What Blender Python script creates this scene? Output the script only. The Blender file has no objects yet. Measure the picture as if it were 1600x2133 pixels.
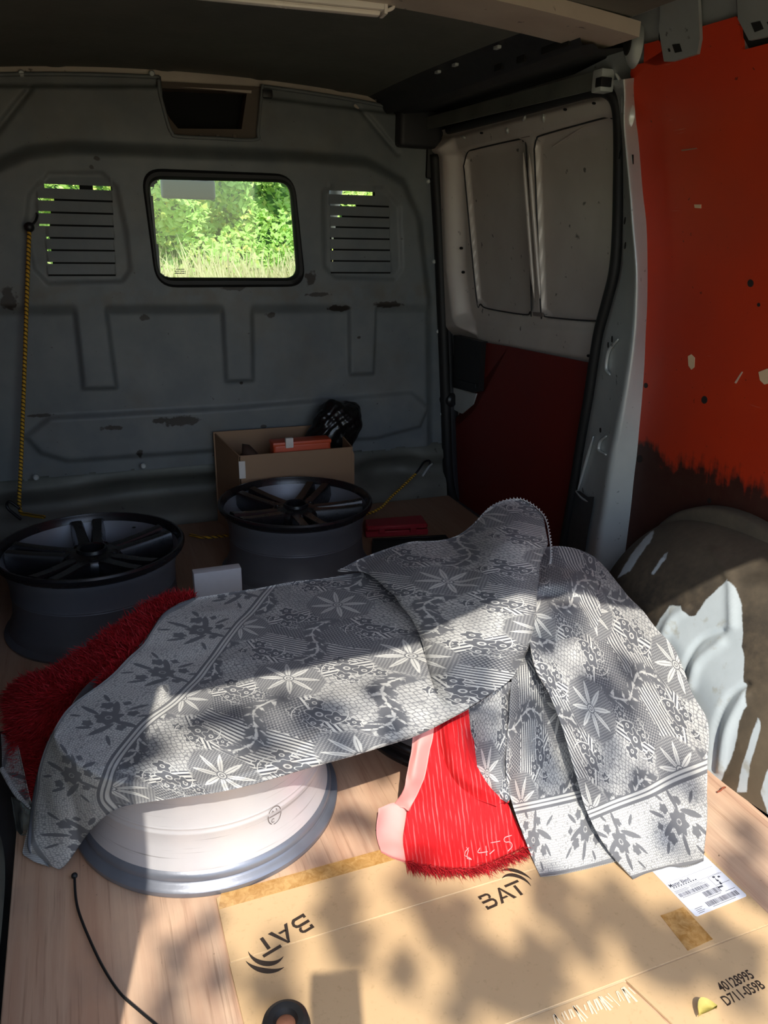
import bpy, bmesh, math, random
import numpy as np
from mathutils import Vector, Matrix
random.seed(7); RNG = np.random.default_rng(7)
S = bpy.context.scene; COL = S.collection

# ------------------------------------------------------------------ camera
F = 1602.0; CX, CY = 800.0, 1066.5; EYE = np.array([0.0, 0.0, 1.10])
_l = np.array([140 - CX, 470 - CY, F]); _v = np.array([707 - CX, 4409.0, F])
_y = _l / np.linalg.norm(_l); _v = _v - _v @ _y * _y; _d = _v / np.linalg.norm(_v); _x = np.cross(_d, _y)
R3 = np.stack([_x, _y, -_d])                       # world = R3 @ (right, down, forward)
cam = bpy.data.cameras.new('camera'); camo = bpy.data.objects.new('camera', cam); COL.objects.link(camo)
mw = Matrix.Identity(4)
for i in range(3):
    mw[i][0] = R3[i, 0]; mw[i][1] = -R3[i, 1]; mw[i][2] = -R3[i, 2]; mw[i][3] = EYE[i]
camo.matrix_world = mw
cam.sensor_fit = 'VERTICAL'; cam.sensor_height = 36.0; cam.lens = F / 2133 * 36.0; cam.clip_start = 0.01
S.camera = camo

# ------------------------------------------------------------------ light and exposure
SX, SY = 0.20, 0.77                                # sun travel per metre of fall
wd = bpy.data.worlds.new('sky'); S.world = wd; wd.use_nodes = True
nt = wd.node_tree; bg = nt.nodes['Background']
sky = nt.nodes.new('ShaderNodeTexSky'); sky.sky_type = 'NISHITA'; sky.sun_disc = False
sky.sun_elevation = math.atan(1 / math.hypot(SX, SY)); sky.sun_rotation = math.pi + math.atan2(SX, SY)
nt.links.new(sky.outputs[0], bg.inputs[0]); bg.inputs[1].default_value = 0.36
sun = bpy.data.lights.new('sun', 'SUN'); sun.energy = 5.0; sun.angle = math.radians(0.53); sun.color = (1.0, .94, .84)
suno = bpy.data.objects.new('sun', sun); COL.objects.link(suno); suno.location = (-2, -6, 9)
suno.rotation_euler = Vector((SX, SY, -1)).to_track_quat('-Z', 'Y').to_euler()
vs = S.view_settings; vs.view_transform = 'Standard'; vs.look = 'None'; vs.gamma = 1.0
vs.use_curve_mapping = False; vs.exposure = 0.0

# ------------------------------------------------------------------ helpers
def ray(x, y): return R3 @ np.array([x - CX, y - CY, F])
def onz(x, y, z=0.0):
    d = ray(x, y); return EYE + d * ((z - EYE[2]) / d[2])
def ony(x, y, Y):
    d = ray(x, y); return EYE + d * (Y / d[1])
def onx(x, y, X):
    d = ray(x, y); return EYE + d * (X / d[0])
PZ = [-.6, 0.0, .056, .387, .696, .965, 1.25, 1.372, 1.454, 1.556, 1.70]
PX = [1.47, 1.466, 1.463, 1.43, 1.40, 1.373, 1.346, 1.334, 1.30, 1.237, 1.13]
def Xw(z): return np.interp(z, PZ, PX)             # inner face of the right body side at height z
def onside(x, y, off=0.0):
    d = ray(x, y); a, b = 0.2 / d[0], 3.0 / d[0]
    for _ in range(50):
        m = (a + b) / 2; p = EYE + d * m
        if p[0] > Xw(p[2]) + off: b = m
        else: a = m
    return EYE + d * a
def lin(c): return tuple((v / 12.92 if v <= .04045 else ((v + .055) / 1.055) ** 2.4) for v in [q / 255 for q in c[:3]]) + (1,)

def wloc(o):
    v = Vector((0, 0, 0))
    while o: v += o.location; o = o.parent
    return v
def mk(name, V, Fc, mat, parent=None, smooth=True, uv=None, local=False):
    V = np.asarray(V, float)
    if parent is not None and not local: V = V - np.array(wloc(parent))
    me = bpy.data.meshes.new(name); me.from_pydata([tuple(v) for v in V], [], [tuple(f) for f in Fc]); me.update()
    if mat: me.materials.append(mat)
    if smooth: me.polygons.foreach_set('use_smooth', [True] * len(me.polygons))
    if uv is not None:
        l = me.uv_layers.new(name='uv'); idx = np.empty(len(me.loops), int); me.loops.foreach_get('vertex_index', idx)
        l.data.foreach_set('uv', np.asarray(uv, float)[idx].ravel())
    o = bpy.data.objects.new(name, me); COL.objects.link(o)
    if parent is not None: o.parent = parent
    return o
def bmobj(name, bm, mat, parent=None, smooth=False, local=False):
    if parent is not None and not local: bmesh.ops.translate(bm, verts=bm.verts, vec=-wloc(parent))
    me = bpy.data.meshes.new(name); bmesh.ops.recalc_face_normals(bm, faces=bm.faces); bm.to_mesh(me); bm.free()
    if mat: me.materials.append(mat)
    if smooth: me.polygons.foreach_set('use_smooth', [True] * len(me.polygons))
    o = bpy.data.objects.new(name, me); COL.objects.link(o)
    if parent is not None: o.parent = parent
    return o
def empty(name, loc): 
    o = bpy.data.objects.new(name, None); o.location = loc; o.empty_display_size = .05; COL.objects.link(o); return o
def tag(o, label, cat, group=None, kind=None):
    o['label'] = label; o['category'] = cat
    if group: o['group'] = group
    if kind: o['kind'] = kind
    return o
def struct(o): o['kind'] = 'structure'; return o
def stuff(o): o['kind'] = 'stuff'; return o
def lab(o, t): o['label'] = t; return o
def autosmooth(o, ang=40):
    me = o.data; me.polygons.foreach_set('use_smooth', [True] * len(me.polygons)); me.set_sharp_from_angle(angle=math.radians(ang)); return o
def boxbm(bm, lo, hi, rot=None, at=None):
    r = bmesh.ops.create_cube(bm, size=1.0); vs_ = r['verts']
    lo = Vector(lo); hi = Vector(hi)
    for v in vs_: v.co = Vector([lo[i] + (v.co[i] + .5) * (hi[i] - lo[i]) for i in range(3)])
    if rot is not None: bmesh.ops.rotate(bm, verts=vs_, cent=(0, 0, 0), matrix=rot)
    if at is not None: bmesh.ops.translate(bm, verts=vs_, vec=at)
    return vs_
def box(name, lo, hi, mat, parent=None, bevel=.003, rot=None, at=None, local=False, seg=2):
    bm = bmesh.new(); boxbm(bm, lo, hi)
    if bevel: bmesh.ops.bevel(bm, geom=list(bm.edges), offset=bevel, segments=seg, affect='EDGES', profile=.6)
    if rot is not None: bmesh.ops.rotate(bm, verts=bm.verts, cent=(0, 0, 0), matrix=rot)
    if at is not None: bmesh.ops.translate(bm, verts=bm.verts, vec=at)
    return autosmooth(bmobj(name, bm, mat, parent, local=local))
def lathe(name, prof, mat, parent=None, n=96, at=(0, 0, 0), local=False, closed=False, a0=0, a1=2 * math.pi):
    full = abs(a1 - a0 - 2 * math.pi) < 1e-6; m = n if full else n + 1
    V = []; P = len(prof)
    for i in range(m):
        t = a0 + (a1 - a0) * i / n
        for r, z in prof: V.append((at[0] + r * math.cos(t), at[1] + r * math.sin(t), at[2] + z))
    Fc = []
    for i in range(n):
        j = (i + 1) % m
        for k in range(P if closed else P - 1):
            l = (k + 1) % P
            Fc.append((i * P + k, j * P + k, j * P + l, i * P + l))
    o = mk(name, V, Fc, mat, parent, local=local); return autosmooth(o, 35)
def tube(name, pts, r, mat, parent=None, n=8, closed=False, local=False, rfun=None):
    P = [Vector(p) for p in pts]; V = []; Fc = []
    up = Vector((0, 0, 1)); prev = None
    for i, p in enumerate(P):
        a = P[max(i - 1, 0)]; b = P[min(i + 1, len(P) - 1)]; t = (b - a).normalized()
        s = t.cross(prev if prev is not None else up)
        if s.length < 1e-4: s = t.cross(Vector((1, 0, 0)))
        s.normalize(); u = s.cross(t); prev = u
        rr = rfun(i / (len(P) - 1)) if rfun else r
        for k in range(n):
            c = 2 * math.pi * k / n; V.append(p + (s * math.cos(c) + u * math.sin(c)) * rr)
    for i in range(len(P) - 1):
        for k in range(n): Fc.append((i * n + k, i * n + (k + 1) % n, (i + 1) * n + (k + 1) % n, (i + 1) * n + k))
    Fc.append(tuple(range(n))[::-1]); Fc.append(tuple((len(P) - 1) * n + k for k in range(n)))
    return mk(name, V, Fc, mat, parent, local=local)
def spline(pts, n):
    P = np.asarray(pts, float); m = len(P); out = []
    t = np.linspace(0, m - 1, n)
    for s in t:
        i = min(int(s), m - 2); f = s - i
        p0 = P[i - 1] if i > 0 else 2 * P[0] - P[1]; p1 = P[i]; p2 = P[i + 1]; p3 = P[i + 2] if i + 2 < m else 2 * P[-1] - P[-2]
        out.append(.5 * (2 * p1 + (p2 - p0) * f + (2 * p0 - 5 * p1 + 4 * p2 - p3) * f * f + (3 * p1 - p0 - 3 * p2 + p3) * f ** 3))
    return np.array(out)
def sdpoly(P, poly):
    P = np.asarray(P, float); poly = np.asarray(poly, float); d = np.full(len(P), 1e9); s = np.ones(len(P), bool); inside = np.zeros(len(P), bool)
    n = len(poly)
    for i in range(n):
        a = poly[i]; b = poly[(i + 1) % n]; e = b - a; w = P - a
        t = np.clip((w @ e) / max(e @ e, 1e-12), 0, 1); q = w - t[:, None] * e; d = np.minimum(d, (q ** 2).sum(1))
        c = ((a[1] > P[:, 1]) != (b[1] > P[:, 1]))
        xi = (b[0] - a[0]) * (P[:, 1] - a[1]) / np.where(abs(b[1] - a[1]) < 1e-12, 1e-12, b[1] - a[1]) + a[0]
        inside ^= c & (P[:, 0] < xi)
    d = np.sqrt(d); return np.where(inside, -d, d)
def sm(sd, w): 
    t = np.clip((w - sd) / (2 * w), 0, 1); return t * t * (3 - 2 * t)
def vnoise(P, f, seed=0):                          # cheap smooth noise from a few sines
    r = np.random.default_rng(seed); P = np.asarray(P, float); o = np.zeros(len(P))
    for k in range(7):
        v = r.normal(size=P.shape[1]); v /= np.linalg.norm(v); o += np.sin(P @ v * f * (0.6 + .25 * k) + r.uniform(0, 6.28))
    return o / 4

# ------------------------------------------------------------------ node materials written as expressions
class N:
    t = None
    def __init__(s, v): s.v = v
    def __add__(a, b): return mth('ADD', a, b)
    def __radd__(a, b): return mth('ADD', b, a)
    def __sub__(a, b): return mth('SUBTRACT', a, b)
    def __rsub__(a, b): return mth('SUBTRACT', b, a)
    def __mul__(a, b): return mth('MULTIPLY', a, b)
    def __rmul__(a, b): return mth('MULTIPLY', b, a)
    def __truediv__(a, b): return mth('DIVIDE', a, b)
    def __neg__(a): return mth('MULTIPLY', a, -1.0)
    def __lt__(a, b): return mth('LESS_THAN', a, b)
    def __gt__(a, b): return mth('GREATER_THAN', a, b)
def setin(sock, v):
    if isinstance(v, N): N.t.links.new(v.v, sock)
    else: sock.default_value = v
def mth(op, *a, clamp=False):
    n = N.t.nodes.new('ShaderNodeMath'); n.operation = op; n.use_clamp = clamp
    for i, v in enumerate(a): setin(n.inputs[i], v)
    return N(n.outputs[0])
def nabs(a): return mth('ABSOLUTE', a)
def nmin(a, b): return mth('MINIMUM', a, b)
def nmax(a, b): return mth('MAXIMUM', a, b)
def nfr(a): return mth('FRACT', a)
def nfl(a): return mth('FLOOR', a)
def nsin(a): return mth('SINE', a)
def ncos(a): return mth('COSINE', a)
def nsqrt(a): return mth('SQRT', a)
def ss(a, lo, hi): return mth('MULTIPLY', (a - lo), 1.0 / (hi - lo), clamp=True)
def mixc(f, a, b):
    n = N.t.nodes.new('ShaderNodeMix'); n.data_type = 'RGBA'; setin(n.inputs[0], f)
    for i, v in ((6, a), (7, b)):
        if isinstance(v, N): N.t.links.new(v.v, n.inputs[i])
        else: n.inputs[i].default_value = v
    return N(n.outputs[2])
def mixf(f, a, b): return a + (b - a) * f if not isinstance(a, (int, float)) else (b - a) * f + a
def coords(kind='Object'):
    n = N.t.nodes.new('ShaderNodeTexCoord'); return N(n.outputs[kind])
def sep(v):
    n = N.t.nodes.new('ShaderNodeSeparateXYZ'); N.t.links.new(v.v, n.inputs[0]); return [N(o) for o in n.outputs]
def comb(x, y, z=0.0):
    n = N.t.nodes.new('ShaderNodeCombineXYZ')
    for i, v in enumerate((x, y, z)): setin(n.inputs[i], v)
    return N(n.outputs[0])
def noise(v, scale, detail=3, rough=.55, dist=0.0):
    n = N.t.nodes.new('ShaderNodeTexNoise'); N.t.links.new(v.v, n.inputs['Vector'])
    n.inputs['Scale'].default_value = scale; n.inputs['Detail'].default_value = detail; n.inputs['Roughness'].default_value = rough
    n.inputs['Distortion'].default_value = dist; return N(n.outputs[0])
def voro(v, scale, feature='F1', rnd=1.0):
    n = N.t.nodes.new('ShaderNodeTexVoronoi'); n.feature = feature; N.t.links.new(v.v, n.inputs['Vector']); n.inputs['Scale'].default_value = scale; n.inputs['Randomness'].default_value = rnd
    return N(n.outputs[0])
class Mat:
    def __init__(s, name):
        s.m = bpy.data.materials.new(name); s.m.use_nodes = True; N.t = s.m.node_tree; s.p = s.m.node_tree.nodes['Principled BSDF']
    def set(s, col=None, rough=None, metal=None, bump=None, bstr=.3, bdist=.002, **kw):
        if col is not None: setin(s.p.inputs['Base Color'], col)
        if rough is not None: setin(s.p.inputs['Roughness'], rough)
        if metal is not None: setin(s.p.inputs['Metallic'], metal)
        for k, v in kw.items(): setin(s.p.inputs[k], v)
        if bump is not None:
            n = N.t.nodes.new('ShaderNodeBump'); n.inputs['Strength'].default_value = bstr; n.inputs['Distance'].default_value = bdist
            N.t.links.new(bump.v, n.inputs['Height']); N.t.links.new(n.outputs[0], s.p.inputs['Normal'])
        return s.m
def simple(name, c, rough=.5, metal=0.0, var=.15, scale=8.0, bump=0.0, **kw):
    M = Mat(name); c = lin(c); co = coords(); n = noise(co, scale, 4)
    d = tuple(v * (1 - var) for v in c[:3]) + (1,); h = tuple(min(1, v * (1 + var)) for v in c[:3]) + (1,)
    b = noise(co, scale * 12, 3) if bump else None
    return M.set(mixc(n, d, h), mixf(n, rough - .06, rough + .06), metal, b, bstr=bump, **kw)

# ------------------------------------------------------------------ materials
def blob(x, z, x0, z0, rx, rz, nz, amp=.9):
    dx = (x - x0) * (1 / rx); dz = (z - z0) * (1 / rz)
    return ss(nsqrt(dx * dx + dz * dz) + (nz - .5) * (2 * amp), 1.05, .8)
def m_bulk():
    M = Mat('painted_steel_grey'); co = coords(); x, y, z = sep(co); n = noise(co, 9, 5); n2 = noise(co, 45, 4)
    col = mixc(ss(n, .35, .7), lin((96, 102, 105)), lin((111, 115, 115)))
    dirt = ss(noise(co, 3.5, 6, .65), .52, .72) * .45
    band = ss(nabs(z - .87), .07, .01) * ss(noise(co, 14, 5), .42, .62) * .6
    col = mixc(nmax(dirt, band), col, lin((98, 92, 80)))
    tot = None
    for px, py, rx, rz in ((372, 872, .075, .02), (330, 872, .03, .012), (232, 885, .04, .010), (640, 578, .022, .028), (655, 612, .05, .008), (85, 862, .05, .006), (290, 938, .012, .02), (485, 598, .05, .01), (20, 622, .025, .04),
                           (545, 883, .012, .008), (700, 640, .05, .012), (800, 632, .06, .012), (190, 350, .008, .008), (202, 332, .012, .008), (560, 655, .02, .01), (500, 795, .008, .006), (740, 700, .008, .006), (300, 660, .02, .01)):
        p = ony(px, py, 2.98); b = blob(x, z, p[0], p[2], rx, rz, n2, 1.0); tot = b if tot is None else nmax(tot, b)
    spk = ss(noise(co, 70, 2), .74, .78) * .7
    col = mixc(nmax(tot * .92, spk), col, lin((34, 26, 20)))
    return M.set(col, mixf(n2, .42, .6), 0.0, n2, bstr=.08)
MB_ = m_bulk()
def m_red(grimy=True):
    M = Mat('red_brown_plywood'); co = coords(); x, y, z = sep(co); n = noise(co, 5, 5); n2 = noise(co, 40, 4)
    col = mixc(n, lin((172, 42, 12)), lin((196, 54, 16)))
    col = mixc(ss(noise(co, 2.2, 4), .45, .75) * .3, col, lin((120, 50, 40)))
    st = comb(x * 4.0, y * 4.0, z * 60.0)
    scr = ss(noise(st, 2.2, 3), .70, .74) * ss(noise(co, 6, 3), .5, .62)
    col = mixc(scr * .35, col, lin((190, 150, 130)))
    spk = ss(noise(co, 60, 2), .72, .76)
    col = mixc(spk * .7, col, lin((40, 18, 12)))
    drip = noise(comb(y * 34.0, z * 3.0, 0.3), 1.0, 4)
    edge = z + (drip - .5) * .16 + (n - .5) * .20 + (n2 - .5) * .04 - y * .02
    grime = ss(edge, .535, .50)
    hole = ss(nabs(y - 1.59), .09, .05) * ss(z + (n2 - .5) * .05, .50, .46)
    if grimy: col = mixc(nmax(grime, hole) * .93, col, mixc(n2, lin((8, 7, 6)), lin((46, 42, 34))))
    return M.set(col, mixf(n, .36, .5), 0.0, n2, bstr=.06)
MRED = m_red()
def m_steel(name, a, b, rough=.38, specks=True, metal=.25):
    M = Mat(name); co = coords(); n = noise(co, 6, 5); n2 = noise(co, 50, 3)
    col = mixc(ss(n, .3, .7), lin(a), lin(b))
    if specks: col = mixc(ss(noise(co, 33, 3), .68, .74) * .75, col, lin((38, 30, 24)))
    return M.set(col, mixf(n2, rough - .06, rough + .08), metal, n2, bstr=.05)
MST = m_steel('primer_grey_steel', (182, 188, 187), (198, 202, 199), .30)
MSTD = m_steel('dark_grey_steel', (62, 64, 66), (84, 86, 86), .5)
MDOOR = m_steel('door_inner_steel', (196, 186, 178), (208, 200, 192), .42)
MROOF = m_steel('roof_underside', (84, 86, 80), (96, 97, 90), .6, False, 0)
MBEIGE = m_steel('beige_painted_bow', (172, 158, 146), (190, 178, 164), .45)
MSIDE = m_steel('body_side_steel', (128, 132, 132), (146, 150, 150), .42)
MBEAM = m_steel('black_cant_rail', (30, 30, 33), (44, 44, 47), .55, False, 0)
MRUB = simple('black_rubber', (20, 20, 21), .6, bump=.05)
MBLK = simple('black_plastic', (24, 24, 27), .42, bump=.04)
MHOLE = simple('dark_void', (6, 6, 6), .9)
MBRN = simple('brown_plastic', (92, 80, 70), .55)
MWHT = simple('white_plastic', (215, 208, 200), .4)
def m_ply():
    M = Mat('plywood_floor'); co = coords(); x, y, z = sep(co)
    g = noise(comb(x * 30.0, y * 1.6, z), 1.0, 5, .6, .6); g2 = noise(comb(x * 150.0, y * 5.0, z), 1.0, 3); g3 = noise(comb(x * 9.0, y * .5, z), 1.0, 3)
    col = mixc(ss(g, .3, .7), lin((220, 188, 158)), lin((190, 152, 126)))
    col = mixc(ss(g3, .45, .65) * .6, col, lin((198, 150, 118)))
    col = mixc(ss(g2, .56, .7) * .42, col, lin((132, 92, 66)))
    nb = noise(co, 7, 5); col = mixc(ss(nb, .5, .75) * .35, col, lin((150, 132, 118)))
    col = mixc(ss(noise(co, 45, 2), .735, .765) * .85, col, lin((52, 36, 26)))
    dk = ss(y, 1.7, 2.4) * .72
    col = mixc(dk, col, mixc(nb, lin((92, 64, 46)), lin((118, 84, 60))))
    return M.set(col, mixf(g, .5, .66), 0.0, g2, bstr=.12)
MPLY = m_ply()
def m_arch():
    M = Mat('wheel_arch_paint_and_dirt'); co = coords(); x, y, z = sep(co); n = noise(co, 8, 6, .65); n2 = noise(co, 60, 4)
    at = N.t.nodes.new('ShaderNodeAttribute'); at.attribute_name = 'wear'; wear = N(at.outputs['Fac'])
    clean = mixc(n, lin((206, 215, 218)), lin((170, 180, 182)))
    clean = mixc(ss(noise(co, 22, 4), .58, .7) * .5, clean, lin((150, 140, 112)))
    dirt = mixc(n2, lin((40, 34, 29)), lin((98, 86, 68)))
    dirt = mixc(ss(n, .42, .62) * .8, dirt, lin((30, 27, 25)))
    dirt = mixc(ss(x, 1.27, 1.34) * .45, dirt, lin((104, 94, 78)))
    dirt = mixc(ss(y, 1.05, .95) * .5, dirt, mixc(n, lin((96, 82, 62)), lin((140, 124, 98))))
    bare = ss(wear + (n2 - .5) * .22 + (noise(co, 25, 3) - .5) * .12, .44, .54)
    return M.set(mixc(bare, dirt, clean), mixf(bare, .72, .30), 0.0, n2, bstr=.2)
MARCH = m_arch()
def m_glass(name, tint):
    M = Mat(name); t = N.t; t.nodes.remove(M.p); out = t.nodes['Material Output']
    tr = t.nodes.new('ShaderNodeBsdfTransparent'); tr.inputs[0].default_value = tint
    gl = t.nodes.new('ShaderNodeBsdfGlossy'); gl.inputs['Roughness'].default_value = .02
    fr = t.nodes.new('ShaderNodeFresnel'); fr.inputs[0].default_value = 1.45
    mx = t.nodes.new('ShaderNodeMixShader'); t.links.new(fr.outputs[0], mx.inputs[0]); t.links.new(tr.outputs[0], mx.inputs[1]); t.links.new(gl.outputs[0], mx.inputs[2])
    t.links.new(mx.outputs[0], out.inputs[0]); return M.m
MGLASS = m_glass('window_glass', (.93, .985, .95, 1)); MPOLY = None

# ------------------------------------------------------------------ floor
def prism(name, poly, z0, z1, mat, parent=None, bevel=.002):
    bm = bmesh.new(); vs_ = [bm.verts.new((p[0], p[1], z0)) for p in poly]; f = bm.faces.new(vs_)
    r = bmesh.ops.extrude_face_region(bm, geom=[f]); bmesh.ops.translate(bm, verts=[g for g in r['geom'] if isinstance(g, bmesh.types.BMVert)], vec=(0, 0, z1 - z0))
    if bevel: 
        bmesh.ops.recalc_face_normals(bm, faces=bm.faces)
        bmesh.ops.bevel(bm, geom=[e for e in bm.edges if e.is_manifold], offset=bevel, segments=1, affect='EDGES')
    return autosmooth(bmobj(name, bm, mat, parent))
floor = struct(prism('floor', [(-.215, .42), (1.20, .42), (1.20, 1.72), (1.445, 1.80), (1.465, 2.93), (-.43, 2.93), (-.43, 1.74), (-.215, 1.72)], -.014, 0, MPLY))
prism('floor_pan', [(-.50, .34), (1.56, .34), (1.56, 4.7), (-.50, 4.7)], -.10, -.04, MSTD, floor, 0)
box('rear_sill', (-.42, .30, -.10), (1.44, .415, -.02), MST, floor, .008)

# ------------------------------------------------------------------ front wall: the pressed steel bulkhead
YB = 2.98
def B(poly): return np.array([[q[0], q[2]] for q in (ony(x, y, YB) for x, y in poly)])
def roofz(x): return 1.597 - .078 * (np.asarray(x) - .50) ** 2
slots = []
for xs, ys in (((93, 232), (391, 418, 444, 470, 496, 521, 547, 572)), ((680, 806), (403, 429, 452, 474, 497, 520, 543, 567))):
    for k, yv in enumerate(ys):
        sh = 8 * (k / 7) if xs[0] < 500 else 3 * (k / 7)
        a = ony(xs[0] + sh - (14 if xs[0] < 500 and 0 < k < 4 else 0), yv, YB); b = ony(xs[1] + sh + (0 if xs[0] < 500 else -3), yv, YB)
        hh = .0062 if k == 0 else .0030
        if k == 0 and xs[0] > 500: b = ony(774, yv, YB)
        slots.append((a[0], b[0], (a[2] + b[2]) / 2 - hh, (a[2] + b[2]) / 2 + hh))
xs_ = np.arange(-.46, 1.50, .006); zs = np.arange(.20, 1.64, .006)
sz = np.array([v for s in slots for v in s[2:]]); zs = zs[[np.min(abs(sz - z)) > .003 for z in zs]]; zs = np.sort(np.concatenate([zs, sz]))
sx = np.unique(np.round([v for s in slots for v in s[:2]], 3)); xs_ = xs_[[np.min(abs(sx - x)) > .003 for x in xs_]]; xs_ = np.sort(np.concatenate([xs_, sx]))
GX, GZ = np.meshgrid(xs_, zs); PT = np.stack([GX.ravel(), GZ.ravel()], 1)
def rel(poly, w): return sm(sdpoly(PT, B(poly)), w)
dep = np.zeros(len(PT))
dep -= .045 * rel([(-140, 560), (-80, 420), (-20, 352), (60, 318), (150, 308), (640, 328), (760, 338), (835, 380), (868, 455), (880, 560), (890, 640), (895, 1040), (-180, 1060)], .026)
low = rel([(-150, 645), (892, 640), (900, 1040), (-170, 1060)], .022)
ribs = np.zeros(len(PT))
for poly in ([(150, 590), (213, 590), (242, 804), (174, 806)], [(457, 590), (520, 590), (523, 789), (468, 791)], [(720, 590), (778, 590), (772, 775), (723, 777)], [(-170, 600), (-90, 600), (-55, 820), (-135, 825)]):
    ribs = np.maximum(ribs, rel(poly, .009))
dep += .017 * low * (1 - ribs)
dep -= .016 * rel([(55, 905), (105, 866), (480, 846), (850, 815), (885, 845), (868, 885), (780, 908), (450, 933), (140, 955), (85, 938)], .012)
for poly in ([(52, 470), (60, 405), (100, 360), (212, 360), (243, 390), (262, 480), (272, 560), (255, 586), (100, 590), (72, 560)], [(664, 400), (690, 386), (790, 390), (826, 430), (830, 560), (815, 582), (692, 578), (668, 556)]):
    s = sdpoly(PT, B(poly)); dep += .009 * sm(s, .004); dep -= .004 * sm(abs(s + .004) - .003, .003)
for s in slots:                                     # each louvre blade leans in towards its slot
    t = np.clip((PT[:, 1] - s[3]) / .035, 0, 1); m = (PT[:, 0] > s[0]) & (PT[:, 0] < s[1]) & (PT[:, 1] >= s[3] - .001) & (t < 1)
    dep -= np.where(m, .006 * (1 - t), 0)
for a, b in (((62, 184), (-30, 300)), ((745, 218), (830, 320))):
    pa, pb = ony(*a, YB), ony(*b, YB); e = pb - pa; w = PT - pa[[0, 2]]; ev = e[[0, 2]]; t = np.clip(w @ ev / (ev @ ev), 0, 1); d = np.linalg.norm(w - t[:, None] * ev, axis=1)
    dep += .010 * sm(d - .008, .006)
dep += .018 * np.maximum(rel([(-160, 100), (328, 120), (335, 180), (-160, 178)], .006), rel([(546, 130), (850, 150), (850, 240), (546, 203)], .006))
dep += .0025 * vnoise(PT, 14, 3)
zw = .228 + .004 * vnoise(PT[:, :1] * 4, 9, 5)
hatch = B([(330, 90), (547, 90), (545, 187), (534, 291), (367, 284), (352, 262), (340, 222)])
win = B([(312, 392), (330, 375), (590, 378), (606, 392), (618, 560), (606, 582), (350, 580), (332, 565)])
keep = (PT[:, 1] > zw) & (PT[:, 1] < roofz(PT[:, 0]) - .016) & (PT[:, 0] < Xw(PT[:, 1]) + .016) & (PT[:, 0] > 1.04 - Xw(PT[:, 1]) - .02)
nx, nz = len(xs_), len(zs); idx = np.arange(nx * nz).reshape(nz, nx)
C = np.stack([(GX[:-1, :-1] + GX[1:, 1:]) / 2, (GZ[:-1, :-1] + GZ[1:, 1:]) / 2], -1).reshape(-1, 2)
q = np.stack([idx[:-1, :-1], idx[:-1, 1:], idx[1:, 1:], idx[1:, :-1]], -1).reshape(-1, 4)
ok = keep[q].all(1) & (sdpoly(C, hatch) > 0) & (sdpoly(C, win) > 0)
for s in slots: ok &= ~((C[:, 0] > s[0]) & (C[:, 0] < s[1]) & (C[:, 1] > s[2]) & (C[:, 1] < s[3]))
V = np.stack([PT[:, 0], YB + dep, PT[:, 1]], 1)
def compact(V, Q):
    u, inv = np.unique(Q, return_inverse=True); return V[u], inv.reshape(Q.shape)
V2, Q2 = compact(V, q[ok]); wallf = struct(mk('wall_front', V2, Q2, MB_))
# dark blades behind the slots, leaving each slot's open end clear
openpx = [((93, 165), (193, 230)), ((78, 113),), ((75, 106),), ((76, 104),), ((82, 104),), ((87, 107),), ((91, 110),), ()], [((680, 772),), ((683, 737),), ((683, 708),), ((684, 695),), ((686, 691),), ((687, 690),), ((688, 690),), ()]
for side in (0, 1):
    for k in range(8):
        s = slots[side * 8 + k]; yv = 480; cuts = [s[0] - .01]
        for a, b in openpx[side][k]:
            cuts += [max(s[0] - .01, ony(a, (391 + 26 * k), YB)[0]), ony(b, (391 + 26 * k), YB)[0]]
        cuts.append(s[1] + .01)
        bm = bmesh.new()
        for a, b in zip(cuts[::2], cuts[1::2]):
            if b - a > .004: boxbm(bm, (a, YB - .028, s[2] - .012), (b, YB - .022, s[3] + .012))
        bmobj('louvre_blade', bm, MHOLE, wallf)
# bolts along the flange and the lower edge
for px, py in ((45, 153), (316, 154), (785, 203), (75, 993), (298, 969)):
    p = ony(px, py, YB - (.045 if py > 900 else -.018)); lathe('bolt', [(0, .006), (.007, .006), (.009, .004), (.011, 0)], MST, wallf, 14, local=True).matrix_world = Matrix.Translation(p + np.array([0, -.012 if py > 900 else -.002, 0])) @ Matrix.Rotation(math.pi / 2, 4, 'X')
# lower cross member under the bulkhead
Xs = np.linspace(-.44, 1.46, 160); prof = [(3.02, .27), (3.00, .235), (2.965, .20), (2.962, .17), (2.985, .14), (2.99, .11), (2.965, .085), (2.945, .05), (2.935, .0), (2.935, -.04)]
V = []; 
for x in Xs:
    for k, (y, z) in enumerate(prof):
        cav = sum(math.exp(-(((x - c) / w) ** 4)) for c, w in ((.28, .30), (1.20, .12))) if k in (3, 4, 5, 6) else 0
        V.append((x, y + .05 * cav, z))
n = len(prof); Fq = [(i * n + k, (i + 1) * n + k, (i + 1) * n + k + 1, i * n + k + 1) for i in range(len(Xs) - 1) for k in range(n - 1)]
MCROSS = m_steel('cross_member_steel', (92, 92, 84), (112, 111, 100), .55)
mk('cross_member', V, Fq, MCROSS, wallf)
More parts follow.
